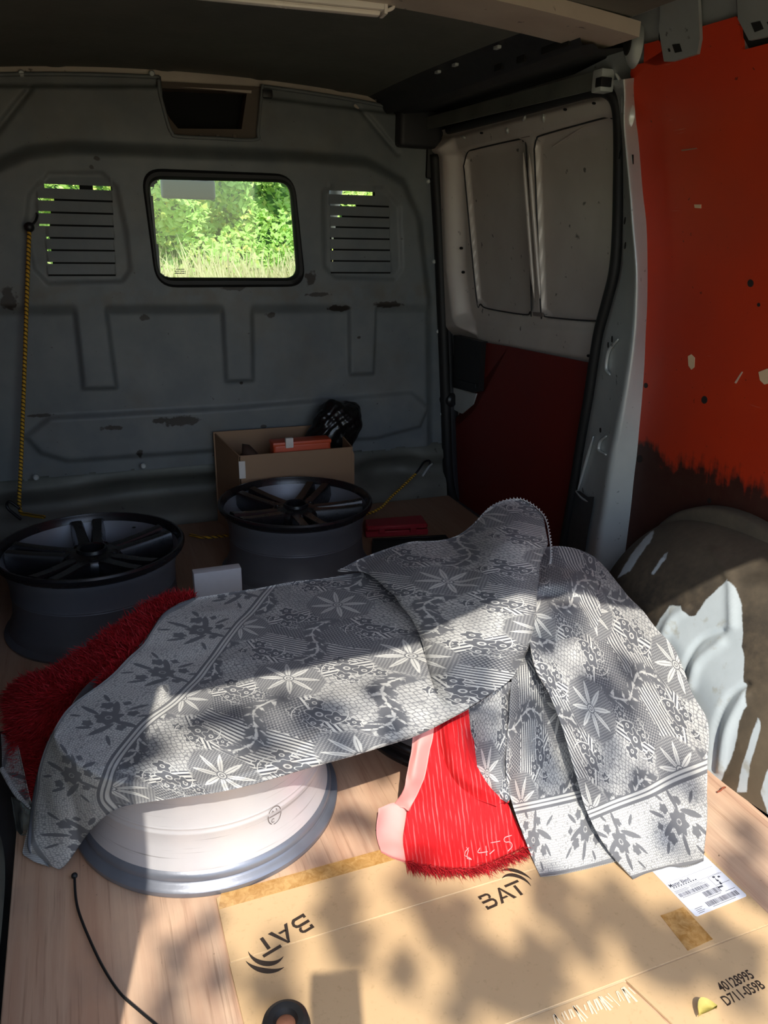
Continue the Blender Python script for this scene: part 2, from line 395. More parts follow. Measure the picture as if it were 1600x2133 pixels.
# roof-edge bow seen above the bulkhead and through the hatch opening
def bow(name, y0, y1, drop0, drop1, x0, x1, mat, parent, n=60):
    V = []
    for x in np.linspace(x0, x1, n):
        z = float(roofz(x)); V += [(x, y0, z - drop0), (x, y0, z - drop1), (x, y1, z - drop1), (x, y1, z - drop0)]
    Fq = [(i * 4 + k, (i + 1) * 4 + k, (i + 1) * 4 + (k + 1) % 4, i * 4 + (k + 1) % 4) for i in range(n - 1) for k in range(4)] + [(0, 1, 2, 3), (4 * n - 4, 4 * n - 1, 4 * n - 2, 4 * n - 3)]
    return autosmooth(mk(name, V, Fq, mat, parent))
bow('header_bar', YB + .026, YB + .05, -.032, .046, -.2, 1.24, MBEIGE, wallf)
# overhead hatch: brown frame, dark pocket behind
hp = [ony(x, y, YB) for x, y in ((333, 176), (545, 187), (534, 291), (367, 284), (350, 262), (338, 222))]
bm = bmesh.new()
o_ = [(p[0] + dx, YB + .016, p[2] + dz) for p, dx, dz in zip(hp, (-.008, .010, .010, -.008, -.008, -.008), (.012, .012, -.010, -.010, -.004, 0))]; i_ = [(p[0] + (.52 - p[0]) * .13 * 0 + dx, YB + .03, p[2] + dz) for p, dx, dz in zip(hp, (.004, -.045, -.045, .012, .012, .006), (-.006, -.006, .034, .028, .026, .004))]
vo = [bm.verts.new(p) for p in o_]; vi = [bm.verts.new(p) for p in i_]; vd = [bm.verts.new((p[0], YB + .10, p[2])) for p in i_]
for k in range(6):
    bm.faces.new((vo[k], vo[(k + 1) % 6], vi[(k + 1) % 6], vi[k])); bm.faces.new((vi[k], vi[(k + 1) % 6], vd[(k + 1) % 6], vd[k]))
autosmooth(bmobj('hatch_frame', bm, MBRN, wallf))
V = [(p[0], YB + .10, p[2]) for p in i_]; mk('hatch_pocket', V + [(a, b + .01, c) for a, b, c in V], [tuple(range(6)), tuple(range(6, 12))] + [(k, (k + 1) % 6, 6 + (k + 1) % 6, 6 + k) for k in range(6)], MHOLE, wallf, smooth=False)
tube('folded_edge', spline([ony(x, y, YB) for x, y in ((331, 166), (333, 195), (341, 225), (351, 262), (358, 276), (370, 284), (450, 288), (532, 291), (538, 270), (546, 188), (547, 176))], 90), .0062, MB_, wallf, 8)
for x0, x1 in ((-.2, ony(334, 168, YB)[0]), (ony(545, 180, YB)[0], 1.25)): tube('folded_edge', [(x, YB + .016, float(roofz(x)) - .022) for x in np.linspace(x0, x1, 40)], .0066, MB_, wallf, 8)
box('latch_clip', (ony(552, 165, YB)[0] - .012, YB - .01, 1.535), (ony(566, 165, YB)[0], YB + .02, 1.56), MBLK, wallf, .003)
for px in (385, 420, 455, 490): 
    p = ony(px, 287, YB); box('hatch_rib', (p[0] - .006, YB + .006, p[2] - .004), (p[0] + .006, YB + .014, p[2] + .012), MBRN, wallf, .002)

# ------------------------------------------------------------------ window in the bulkhead
def rrect(poly, r, n=6):                           # rounded polygon
    P = [np.array(p, float) for p in poly]; out = []
    for i, p in enumerate(P):
        a = P[i - 1]; b = P[(i + 1) % len(P)]; u = (a - p) / np.linalg.norm(a - p); v = (b - p) / np.linalg.norm(b - p)
        for k in range(n + 1):
            t = k / n; out.append(p + u * r * (1 - t) ** 2 + v * r * t ** 2)
    return np.array(out)
YW = YB - .045
def W(poly): return [(q[0], q[2]) for q in (ony(x, y, YW) for x, y in poly)]
wo = rrect(W([(292, 350), (612, 363), (637, 597), (326, 599)]), .072, 8); wi = rrect(W([(308, 373), (603, 380), (619, 579), (331, 578)]), .045, 8)
n = len(wo); V = []
for p, y in [(wo, YW + .02), (wo, YW - .006), (wo * .7 + wi * .3, YW - .018), (wo * .3 + wi * .7, YW - .018), (wi, YW - .004), (wi, YW + .012)]: V += [(a[0], y, a[1]) for a in p]
Fq = [(k * n + i, k * n + (i + 1) % n, (k + 1) * n + (i + 1) % n, (k + 1) * n + i) for k in range(5) for i in range(n)]
win1 = struct(autosmooth(mk('window_1', V, Fq, MRUB), 50))
V = [(a[0], YW + .004, a[1]) for a in wi] + [(a[0], YW + .008, a[1]) for a in wi]
mk('glass_pane', V, [tuple(range(n))[::-1], tuple(range(n, 2 * n))] + [(i, (i + 1) % n, n + (i + 1) % n, n + i) for i in range(n)], MGLASS, win1, smooth=False)
# faint maker's marks etched low on the pane
bm = bmesh.new()
for r_ in range(3):
    for k in range(9 - 2 * (r_ == 0)):
        p = ony(364 + k * 2.6 + (3 if r_ == 0 else 0), 561 + r_ * 4.2, YW); w_ = .0012 + .0012 * random.random(); boxbm(bm, (p[0], YW + .002, p[2] - .0014), (p[0] + w_ * 2, YW + .0035, p[2] + .0014))
bmobj('etched_marks', bm, simple('etch', (70, 95, 90), .6), win1)

# ------------------------------------------------------------------ ceiling
Xs = np.linspace(-.17, 1.21, 70); Ys = np.linspace(.33, 3.0, 110)
V = []
for y in Ys:
    for x in Xs:
        z = roofz(x)
        for c in (.02, .36, .68, .98): z -= .007 * math.exp(-((x - c) / .010) ** 2)
        V.append((x, y, z + .004 * math.sin(x * 7 + 1) * math.sin(y * 3.1)))
n = len(Xs); Fq = [(j * n + i, j * n + i + 1, (j + 1) * n + i + 1, (j + 1) * n + i) for j in range(len(Ys) - 1) for i in range(n - 1)]
ceil = struct(mk('ceiling', V, Fq, MROOF))
XR = np.linspace(-.62, 1.66, 60); V = [(x, y, float(roofz(min(max(x, -.3), 1.3))) + .03 - 1.6 * max(0, abs(x - .52) - .85) ** 1.5) for y in (.33, 3.14) for x in XR]; nr = len(XR)
V += [(x, y, z + .012) for x, y, z in V]
mk('roof_skin', V, [(i, i + 1, nr + i + 1, nr + i) for i in range(nr - 1)] + [(2 * nr + i, 3 * nr + i, 3 * nr + i + 1, 2 * nr + i + 1) for i in range(nr - 1)], MSIDE, ceil)
rb = bow('roof_bow', 1.64, 1.81, .004, .034, .0, 1.235, MBEIGE, ceil)
bow('roof_bow', .33, .45, .0, .03, -.17, 1.21, MBEIGE, ceil)
bow('bow_flange', 1.812, 1.845, .002, .022, .1, 1.235, MSIDE, ceil)
for px, py in ((1062, 33), (985, 36), (825, 12)):
    p = onz(px, py, 1.553); lathe('bow_dimple', [(0, -.006), (.012, -.006), (.018, -.003), (.02, .004)], MBEIGE, ceil, 20, at=(p[0], p[1], float(roofz(p[0])) - .022))
p0, p1 = onz(400, -12, 1.55), onz(797, 27, 1.55)
cd = empty('roof_conduit', (p0[0], p0[1], 1.55)); tag(cd, 'white plastic strip light under the roof bow at the top of the photo', 'lamp')
ang = math.atan2(p1[1] - p0[1], p1[0] - p0[0]); L_ = float(np.hypot(p1[0] - p0[0], p1[1] - p0[1])); rz_ = Matrix.Rotation(ang, 3, 'Z')
box('housing', (0, -.028, .0), (L_, .012, .02), MWHT, cd, .004, rot=rz_, local=True); box('diffuser', (.0, -.02, -.010), (L_ - .01, .002, .0), simple('clear_diffuser', (222, 214, 204), .25), cd, .004, rot=rz_, local=True)
box('end_cap', (L_ - .004, -.03, -.008), (L_ + .004, .013, .022), MWHT, cd, .002, rot=rz_, local=True)
w0 = onz(800, 24, 1.548); w1 = onz(820, 0, 1.57)
tube('lead', spline([w0, (w0 * .6 + w1 * .4) + np.array([.012, .0, 0]), w1, w1 + np.array([.0, -.08, .012])], 20), .004, MWHT, cd)

# ------------------------------------------------------------------ right wall: body side, pillar, red lining, wheel arch, sliding door
def side_sheet(name, poly, off, thick, mat, parent, yz=False, smooth=True, offf=None, bevel=0):
    P = [(p[1], p[2]) for p in (onside(x, y, off) for x, y in poly)] if not yz else poly
    bm = bmesh.new(); f = bm.faces.new([bm.verts.new((0, y, z)) for y, z in P])
    bmesh.ops.triangulate(bm, faces=bm.faces)
    zs_ = [v.co.z for v in bm.verts]; z = math.ceil(min(zs_) / .04) * .04
    while z < max(zs_):
        bmesh.ops.bisect_plane(bm, geom=list(bm.verts) + list(bm.edges) + list(bm.faces), plane_co=(0, 0, z), plane_no=(0, 0, 1)); z += .04
    fs = list(bm.faces); bmesh.ops.recalc_face_normals(bm, faces=fs)
    r = bmesh.ops.extrude_face_region(bm, geom=fs); back = {v for v in r['geom'] if isinstance(v, bmesh.types.BMVert)}
    for v in bm.verts: v.co.x = float(Xw(v.co.z)) + off + (offf(v.co.y, v.co.z) if offf else 0) + (thick if v in back else 0)
    o = bmobj(name, bm, mat, parent)
    return autosmooth(o, 40) if smooth else o
# outer skin closes the body side from the tail to the cab
ZS = list(np.linspace(-.55, 1.5, 30)) + [1.54, 1.58, 1.63]
def skin(side, y0, y1, extra, mat, name, parent=None, n=12, zmax=9):
    V = []; Ys_ = np.linspace(y0, y1, n); zz = [z for z in ZS if z <= zmax]
    for y in Ys_:
        for z in zz:
            x = float(Xw(z)) + extra; V.append((x if side > 0 else 1.04 - x, y, z))
    m = len(zz); return mk(name, V, [(i * m + k, (i + 1) * m + k, (i + 1) * m + k + 1, i * m + k + 1) for i in range(n - 1) for k in range(m - 1)], mat, parent)
wallr = struct(skin(1, .33, 3.05, .17, MSIDE, 'wall_right'))
# pillar between the door opening and the lining
rows = [(165, 1268, 1300, 1318), (200, 1280, 1302, 1317), (250, 1290, 1300, 1322), (300, 1296, 1303, 1328), (400, 1297, 1313, 1336), (470, 1296, 1318, 1344), (560, 1291, 1326, 1346), (640, 1268, 1325, 1345), (700, 1249, 1321, 1342), (760, 1239, 1313, 1340),
        (827, 1229, 1301, 1336), (900, 1216, 1286, 1330), (950, 1206, 1275, 1326), (1000, 1198, 1267, 1320), (1060, 1189, 1259, 1314), (1110, 1178, 1250, 1308), (1170, 1168, 1242, 1300), (1240, 1155, 1232, 1290), (1300, 1146, 1224, 1282)]
rows = spline(rows, 90); V = []; n = 0
for y, a, b, c in rows:
    pa = onside(a - 6, y + 2, .062); pb = onside(b, y, -.016); pc = onside(c + 5, y - 3, .050)
    L = [pa + np.array([.03, .01, 0]), pa]
    for t in (.25, .5, .75): L.append(pa * (1 - t) + pb * t + np.array([.006 * math.sin(t * math.pi), 0, 0]))
    for t in np.linspace(0, 1, 7):
        q = (pa * .10 + pb * .9) * (1 - t) ** 2 + 2 * t * (1 - t) * (pb + np.array([-.003, 0, 0])) + (pb * .82 + pc * .18) * t * t; L.append(q)
    for t in (.4, .7, 1.0): L.append(pb * (1 - t) + pc * t)
    n = len(L); V += L
pil = mk('rear_pillar', V, [(i * n + k, (i + 1) * n + k, (i + 1) * n + k + 1, i * n + k + 1) for i in range(len(rows) - 1) for k in range(n - 1)], MST, wallr)
def pil_pt(t, y):                                   # a point on the pillar: t 0 at the seal, 1 at the ridge
    r = rows[np.argmin(abs(rows[:, 0] - y))]; pa = onside(r[1] - 6, r[0] + 2, .062); pb = onside(r[2], r[0], -.016); return pa * (1 - t) + pb * t, pb - pa
def pil_disc(name, t, y, r, mat, flat=.6, asp=1.0):
    p, d = pil_pt(t, y); d = Vector(d).normalized(); nrm = Vector((-1, 0, 0)) - d * d.dot(Vector((-1, 0, 0))); nrm.normalize()
    u = d; w = nrm.cross(u); V = [p + np.array(nrm * .004) + np.array((u * math.cos(a) * flat + w * math.sin(a) * asp) * r) for a in np.linspace(0, 2 * math.pi, 18)[:-1]]
    V2 = [v + np.array(nrm * .002) for v in V]; m = len(V)
    return mk(name, V + V2, [tuple(range(m)), tuple(range(m, 2 * m))] + [(i, (i + 1) % m, m + (i + 1) % m, m + i) for i in range(m)], mat, wallr, smooth=False)
for t, y, r, f_, a_ in ((.35, 330, .010, .7, 1), (.6, 460, .008, .7, 1.1), (.55, 508, .008, .7, 1.1), (.5, 700, .006, .7, 1.5), (.42, 718, .005, .6, 1.6), (.6, 896, .006, .9, 1.2), (.2, 948, .005, .9, 1)): pil_disc('drain_hole', t, y, r, MHOLE, f_, a_)
# pressed beads on the pillar, catching the light
def ridge(name, pts, r, mat, parent=None):
    return tube(name, spline(pts, 24), r, mat, parent or wallr, 8, rfun=lambda t: r * (.35 + .65 * math.sin(math.pi * t) ** .5))
for pts in ([(.62, 702), (.42, 730), (.42, 765), (.55, 783)], [(.40, 905), (.34, 960), (.22, 1018)], [(.02, 1011), (.35, 1028), (.62, 1041)], [(.75, 905), (.62, 918), (.64, 935), (.85, 948)]):
    ridge('pressed_bead', [pil_pt(t, y)[0] + np.array([-.001, -.001, 0]) for t, y in pts], .0055, MST)
for pts in ([(1282, 152), (1292, 168), (1303, 187)], [(1297, 192), (1298, 215), (1296, 235)]): ridge('pressed_bead', [onside(x, y, .02) for x, y in pts], .004, MST)
# lower trim patch of the pillar (dull black sealant sheet)
Vp = []
for y in np.linspace(1016, 1250, 12):
    for t in (.04, .3, .55, .72): 
        yy = y + 24 * t; p, _ = pil_pt(t, min(yy, 1290)); Vp.append(p + np.array([-.005, -.003, 0]))
mk('sealant_patch', Vp, [(i * 4 + k, i * 4 + k + 1, (i + 1) * 4 + k + 1, (i + 1) * 4 + k) for i in range(11) for k in range(3)], MSTD, wallr)
# upper body: cant rail above the lining, with two tabs
side_sheet('upper_body_panel', [(1170, 168), (1262, 122), (1300, 62), (1340, -40), (1700, -160), (1700, 130), (1330, 300), (1301, 300), (1298, 235), (1275, 190), (1240, 178), (1180, 186)], .055, .004, MSIDE, wallr)
def tab(poly, holes):
    t = side_sheet('upper_tab', poly, .036, .008, MSIDE, wallr)
    for h in holes: side_sheet('square_hole', h, .0345, .002, MHOLE, wallr)
    side_sheet('tab_shadow_sheet', [(x, y + 16) for x, y in poly], .0525, .002, MHOLE, wallr)  # dark copy of the tab outline, set lower to stand for its shadow
tab([(1372, 60), (1376, 8), (1452, -15), (1458, 80), (1452, 112), (1400, 128), (1383, 128)], [[(1400, 93), (1415, 91), (1420, 107), (1406, 110)], [(1391, 102), (1394, 101), (1396, 107), (1393, 108)]])
tab([(1537, 40), (1530, -60), (1700, -110), (1700, 40), (1590, 78), (1560, 84)], [[(1564, 48), (1583, 44), (1590, 60), (1572, 67)], [(1597, 46), (1612, 42), (1618, 56), (1604, 60)]])
g = onside(1320, 92, .03); ring = [(.0, .018), (.014, .018), (.022, .014), (.030, .004), (.034, -.006)]
gr = lathe('grommet', ring, MSIDE, wallr, 28, local=True); gr.matrix_world = Matrix.Translation(g) @ Matrix.Rotation(-math.pi / 2, 4, 'Y') @ Matrix.Diagonal((1.5, .85, 1, 1))
g2 = lathe('grommet_hole', [(0, .0195), (.015, .0195), (.017, .017)], MHOLE, wallr, 20, local=True); g2.matrix_world = Matrix.Translation(g) @ Matrix.Rotation(-math.pi / 2, 4, 'Y') @ Matrix.Diagonal((1.5, .85, 1, 1))
for py, s_ in ((243, 1.0),):
    g = onside(1311, py, .02); o = lathe('grommet', ring, MST, wallr, 24, local=True); o.matrix_world = Matrix.Translation(g) @ Matrix.Rotation(-math.pi / 2, 4, 'Y') @ Matrix.Diagonal((.8, .5, .6, 1))
    o = lathe('grommet_hole', [(0, .0195), (.010, .0195), (.011, .016)], MHOLE, wallr, 16, local=True); o.matrix_world = Matrix.Translation(g) @ Matrix.Rotation(-math.pi / 2, 4, 'Y') @ Matrix.Diagonal((.8, .5, .6, 1))
for px, py in ((1315, 332),): side_sheet('slot_hole', [(px - 4, py - 10), (px + 4, py - 10), (px + 4, py + 10), (px - 4, py + 10)], .008, .002, MHOLE, wallr)
# red-brown ply lining, cut round the tabs
pr = lambda pts: [(q[1], q[2]) for q in (onside(x, y, .045) for x, y in pts)]
top = pr([(1313, 152), (1316, 137), (1341, 131), (1342, 92), (1372, 84), (1376, 90), (1381, 141), (1456, 122), (1455, 62), (1459, 56), (1534, 34), (1540, 42), (1545, 102), (1552, 103)])
left = pr([(1322, 250), (1333, 400), (1341, 480), (1345, 600), (1341, 700), (1336, 800), (1327, 900), (1318, 1000), (1309, 1100), (1300, 1180)])
poly = top + [(1.10, top[-1][1] + .0), (.97, top[-1][1] + .0), (.97, 1.56), (.50, 1.56), (.46, 1.50), (.46, .0)] + [(left[-1][0] - .02, .0)] + left[::-1]
redp = side_sheet('red_panel', poly, .045, .010, MRED, wallr, yz=True)
MWOOD = simple('bare_wood', (206, 176, 140), .7); MDRT = simple('dark_stain', (30, 22, 18), .7)
def chip(poly, mat, name='chip'): return side_sheet(name, poly, .0435, .002, mat, wallr)
chip([(1433, 742), (1440, 738), (1447, 745), (1446, 765), (1440, 770), (1434, 762)], MWOOD); chip([(1580, 775), (1598, 768), (1612, 776), (1612, 796), (1592, 801), (1583, 792)], MWOOD)
chip([(1446, 426), (1460, 426), (1460, 434), (1447, 433)], MWOOD); chip([(1419, 312), (1450, 308), (1452, 310), (1420, 315)], simple('scratch', (150, 110, 90), .6))
chip([(1530, 797), (1545, 774), (1547, 775), (1533, 799)], simple('scratch', (190, 160, 140), .6))
for px, py, r in ((1467, 833, 6), (1563, 590, 6), (1345, 803, 4), (1332, 956, 6), (1477, 1043, 4), (1562, 1081, 4), (1580, 635, 3)):
    chip([(px + r * math.cos(a), py + r * 1.35 * math.sin(a)) for a in np.linspace(0, 2 * math.pi, 13)[:-1]], MDRT, 'bolt_hole')
# wheel arch: rounded box pressing with curved steps on its inboard face
def toscreen(V):
    c = (np.asarray(V) - EYE) @ R3; return np.stack([CX + F * c[:, 0] / c[:, 2], CY + F * c[:, 1] / c[:, 2]], 1)
def dline(P, pts):
    P = np.asarray(P); d = np.full(len(P), 1e9); pts = spline(pts, 24)
    for a_, b_ in zip(pts[:-1], pts[1:]):
        e = b_ - a_; t = np.clip((P - a_) @ e / (e @ e), 0, 1); d = np.minimum(d, np.linalg.norm(P - a_ - t[:, None] * e, axis=1))
    return d
def arch(name, parent, mat, flip=False):
    V = []; R_, T_ = (90, 170) if not flip else (30, 60)
    yc, a, h, base = (1.19, .53, .455, 1.19) if not flip else (1.06, .50, .455, 1.19)
    for j in range(T_ + 1):
        t = math.pi * j / T_
        for i in range(R_ + 1):
            r = i / R_; r = 1 - (1 - r) ** 1.4
            ct, st = math.cos(t), math.sin(t); k = (abs(ct) ** 2.6 + abs(st) ** 2.6) ** (-1 / 2.6)
            y = yc + a * r * ct * k; z = h * r * st * k
            d = (1 - r ** 4.2) ** .55
            x = 1.50 - (1.50 - base - .10 * z / h) * d + .004 * math.sin(9 * y + 3) * math.sin(8 * z)
            V.append((x, y, z))
    V = np.array(V); wear = np.zeros(len(V))
    if not flip:
        sc = toscreen(V); inb = V[:, 0] < 1.42                      # pressed steps and beads, and the rubbed-bare patches
        for pts in ([(1420, 1440), (1427, 1385), (1458, 1335), (1505, 1314)], [(1486, 1600), (1494, 1510), (1520, 1452), (1556, 1424)]): V[:, 0] += .008 * np.exp(-(dline(sc, pts) / 7) ** 2) * inb
        for pts in ([(1372, 1350), (1398, 1292), (1428, 1268)], [(1438, 1430), (1455, 1378), (1502, 1338)], [(1502, 1600), (1516, 1520), (1552, 1446)], [(1527, 1300), (1526, 1250), (1522, 1205), (1490, 1150)]): V[:, 0] -= .008 * np.exp(-(dline(sc, pts) / 10) ** 2) * inb
        sd = np.minimum.reduce([sdpoly(sc, p) for p in (
            [(1375, 1290), (1395, 1262), (1420, 1262), (1437, 1285), (1450, 1282), (1470, 1250), (1500, 1222), (1522, 1206), (1535, 1225), (1545, 1260), (1548, 1320), (1545, 1345), (1550, 1370), (1548, 1420), (1557, 1440), (1556, 1470), (1540, 1500), (1530, 1560), (1515, 1600), (1500, 1630), (1440, 1640), (1380, 1500), (1330, 1380)],
            [(1580, 1490), (1585, 1510), (1573, 1560), (1562, 1590), (1556, 1650), (1536, 1650), (1545, 1600), (1562, 1545)], [(1362, 1105), (1357, 1126), (1336, 1152), (1312, 1190), (1286, 1204), (1316, 1155), (1345, 1118)], [(1392, 1148), (1386, 1165), (1362, 1196), (1356, 1196), (1378, 1162)], [(1600, 1600), (1700, 1640), (1700, 1760), (1600, 1700), (1585, 1650)])])
        wear = np.where(inb, np.clip(.5 - sd / 26, 0, 1), 0)
    else: V[:, 0] = 0.965 - V[:, 0]
    m = R_ + 1
    o = mk(name, V, [(j * m + i, (j + 1) * m + i, (j + 1) * m + i + 1, j * m + i + 1) for j in range(T_) for i in range(R_)], mat, parent)
    at = o.data.attributes.new('wear', 'FLOAT', 'POINT'); at.data.foreach_set('value', wear.astype(np.float32)); return o
arch('wheel_arch', wallr, MARCH)
# outer arch rib standing on the lining behind the arch
V = []; ts = np.linspace(.05, .72, 40) * math.pi
for t in ts:
    for dx, dr in ((0, .020), (-.03, .018), (-.036, .010), (-.038, -.06)):
        y = 1.30 + (.36 + dr) * math.cos(t); z = .03 + (.43 + dr) * math.sin(t) ** .8; V.append((float(Xw(z)) + .046 + dx, y, z))
mk('arch_rib', V, [(i * 4 + k, (i + 1) * 4 + k, (i + 1) * 4 + k + 1, i * 4 + k + 1) for i in range(39) for k in range(3)], MARCH, wallr)
# black cant-rail beam over the door opening
V = []; Ys_ = np.linspace(1.74, 3.02, 40)
cs = [(1.06, 1.588), (1.09, 1.570), (1.115, 1.560), (1.14, 1.542), (1.155, 1.515), (1.185, 1.522), (1.20, 1.512), (1.25, 1.518), (1.36, 1.535), (1.50, 1.55)]
for y in Ys_:
    for x, z in cs: V.append((x + .0 * y, y, z))
m = len(cs); mk('cant_rail', V, [(i * m + k, (i + 1) * m + k, (i + 1) * m + k + 1, i * m + k + 1) for i in range(39) for k in range(m - 1)], MBEAM, wallr)
for y0, y1 in ((1.78, 1.90), (1.98, 2.02), (2.10, 2.14)): box('rail_slot', (1.142, y0, 1.522), (1.150, y1, 1.538), MHOLE, wallr, .002)
for y, x, z in ((2.05, 1.10, 1.562), (2.3, 1.10, 1.562), (2.42, 1.10, 1.562)): box('rail_clip', (x - .006, y - .012, z - .005), (x + .006, y + .012, z + .003), MST, wallr, .002)
# door runner: an open channel running back from the bulkhead corner
pa, pb = onside(838, 262, .005), onside(1247, 172, .005)
def chan(name, pa, pb, cs, mat, parent, curve=0.0, n=30):
    V = []
    for i in range(n):
        t = i / (n - 1); p = pa * (1 - t) + pb * t
        p = p + np.array([-curve * (1 - t) ** 4, 0, 0])
        for x, z in cs: V.append((p[0] + x, p[1], p[2] + z))
    m = len(cs); Fq = [(i * m + k, (i + 1) * m + k, (i + 1) * m + (k + 1) % m, i * m + (k + 1) % m) for i in range(n - 1) for k in range(m)]
    Fq += [tuple(range(m)), tuple(range((n - 1) * m, n * m))[::-1]]
    return autosmooth(mk(name, V, Fq, mat, parent))
MRAIL = m_steel('runner_steel', (88, 92, 88), (112, 114, 108), .45)
pa = onside(870, 262, .02); pb = onside(1246, 166, .02)
chan('door_runner', pa, pb, [(-.004, .02), (-.004, -.022), (.002, -.022), (.002, .012), (.04, .012), (.04, .02)], MRAIL, wallr)
box('runner_end', tuple(pb + np.array([-.010, -.028, -.030])), tuple(pb + np.array([.030, .012, .022])), MST, wallr, .004)
box('runner_end', tuple(pb + np.array([-.012, -.032, -.020])), tuple(pb + np.array([.020, -.006, .002])), MBLK, wallr, .002)
c0 = ony(836, 245, YB - .02); box('runner_bracket', (c0[0] - .015, YB - .05, c0[2] - .10), (c0[0] + .16, YB + .02, c0[2] + .035), MBEAM, wallr, .02, seg=3)
# seal round the door opening
sealpx = spline([(935, 270), (1000, 253), (1100, 226), (1180, 204), (1236, 190), (1266, 192), (1284, 215), (1290, 270), (1289, 400), (1286, 500), (1279, 570), (1264, 630), (1248, 690), (1238, 750), (1226, 830), (1212, 910), (1198, 1000), (1184, 1080), (1172, 1150), (1160, 1230)], 120)
tube('door_seal', [onside(x, y, .045) for x, y in sealpx], .016, MRUB, wallr, 10)
sp = spline([(893, 322), (897, 400), (903, 500), (909, 640), (914, 760), (918, 880), (922, 980), (930, 1030), (945, 1058)], 60)
fs_ = [ony(x + 7, y, YB + .0) for x, y in sp]; tube('door_seal', [p + np.array([.006, -.012, 0]) for p in fs_], .023, MRUB, wallr, 10)
V = []
for p in fs_: V += [p + np.array([-.012, .02, 0]), p + np.array([.0, -.012, 0]), p + np.array([.03, -.03, 0]), p + np.array([.09, .02, 0])]
mk('front_pillar', V, [(i * 4 + k, i * 4 + k + 1, (i + 1) * 4 + k + 1, (i + 1) * 4 + k) for i in range(len(fs_) - 1) for k in range(3)], MBEAM, wallr)

box('front_pillar_cap', (1.318, 2.965, 1.30), (1.56, 3.07, 1.57), MRUB, wallr, .01)
for px, py in ((892, 378), (904, 545), (912, 690), (921, 862)):
    p = ony(px, py, YB - .004); lathe('bolt', [(0, .006), (.006, .006), (.008, .003), (.009, 0)], MST, wallf, 12, local=True).matrix_world = Matrix.Translation(p) @ Matrix.Rotation(math.pi / 2, 4, 'X')
# sliding door, seen from inside
DO = .085
def D2(poly): return np.array([[q[1], q[2]] for q in (onside(x, y, DO) for x, y in poly)])
ys_ = np.arange(1.55, 3.03, .006); zs = np.arange(-.22, 1.50, .006); GY, GZ = np.meshgrid(ys_, zs); PT = np.stack([GY.ravel(), GZ.ravel()], 1)
def reld(poly, w): return sm(sdpoly(PT, D2(poly)), w)
dep = np.zeros(len(PT))
for poly in ([(966, 330), (982, 312), (1080, 290), (1094, 300), (1108, 640), (1100, 655), (1010, 642), (992, 625)], [(1112, 300), (1122, 284), (1255, 246), (1282, 252), (1280, 480), (1262, 640), (1252, 668), (1140, 660), (1126, 645)]):
    s = sdpoly(PT, D2(poly)); dep += .022 * sm(s, .006); dep += .006 * sm(abs(s) - .003, .004)
top_ = reld([(925, 292), (1300, 190), (1300, 238), (925, 325)], .008); dep -= .012 * top_
dep -= .060 * reld([(880, 280), (950, 300), (964, 560), (976, 655), (992, 690), (890, 700)], .032)
dep -= .010 * reld([(985, 672), (1250, 688), (1240, 752), (1000, 712)], .012)
keep = (PT[:, 1] < 1.475)
nx, nz = len(ys_), len(zs); idx = np.arange(nx * nz).reshape(nz, nx); q = np.stack([idx[:-1, :-1], idx[:-1, 1:], idx[1:, 1:], idx[1:, :-1]], -1).reshape(-1, 4)
V = np.stack([Xw(PT[:, 1]) + DO + dep, PT[:, 0], PT[:, 1]], 1); V, Q = compact(V, q[keep[q].all(1)])
door = struct(mk('door_1', V, Q, MDOOR))
MREDD = simple('darkened_red_plywood', (104, 24, 18), .45, scale=5)  # red plywood, its colour darkened for the weaker light on the door
pd = [(q[1], q[2]) for q in (onside(x, y, DO - .022) for x, y in ((1006, 713), (1060, 722), (1234, 757), (1226, 830), (1198, 1000), (1175, 1140), (1165, 1200)))]
pf = [(q[1], q[2]) for q in (onside(x, y, DO - .022) for x, y in ((930, 1010), (929, 900), (948, 892), (988, 856), (1000, 830), (1003, 780)))]
side_sheet('red_door_panel', pd + [(pd[-1][0], -.2), (pf[0][0], -.2)] + pf, DO - .022, .006, MREDD, door, yz=True)
def sbox(name, poly, off, thick, mat): return side_sheet(name, poly, off, thick, mat, door)
sbox('latch_cover', [(945, 698), (1002, 712), (997, 815), (985, 818), (944, 806)], DO - .045, .03, MBLK)
sbox('latch_cover_rib', [(952, 790), (990, 800), (990, 808), (952, 797)], DO - .05, .006, MBLK)
sbox('latch_plate', [(940, 806), (992, 820), (985, 842), (962, 862), (936, 848)], DO - .03, .006, MST)
p = onside(935, 832, DO - .05); o = lathe('latch_roller', [(0, .03), (.022, .03), (.03, .022), (.032, 0), (.03, -.03), (0, -.034)], MBLK, door, 24, local=True); o.matrix_world = Matrix.Translation(p) @ Matrix.Rotation(math.pi / 2, 4, 'X') @ Matrix.Rotation(.4, 4, 'Y')
V = [onside(x, y, DO - .022) for y in range(470, 800, 30) for x in (930 + (y - 470) * .028, 939 + (y - 470) * .022)]
mk('edge_flange', V, [(2 * i, 2 * i + 1, 2 * i + 3, 2 * i + 2) for i in range(len(V) // 2 - 1)], MST, door)
for a, b in (((1090, 318), (1113, 622)), ((1102, 318), (1125, 622))): tube('pressed_bead', spline([onside(a[0] + (b[0] - a[0]) * t, a[1] + (b[1] - a[1]) * t, DO - .009) for t in (0, .33, .66, 1)], 30), .006, MDOOR, door, 8, rfun=lambda t: .0065 * min(1, 8 * t, 8 * (1 - t)) + .001)
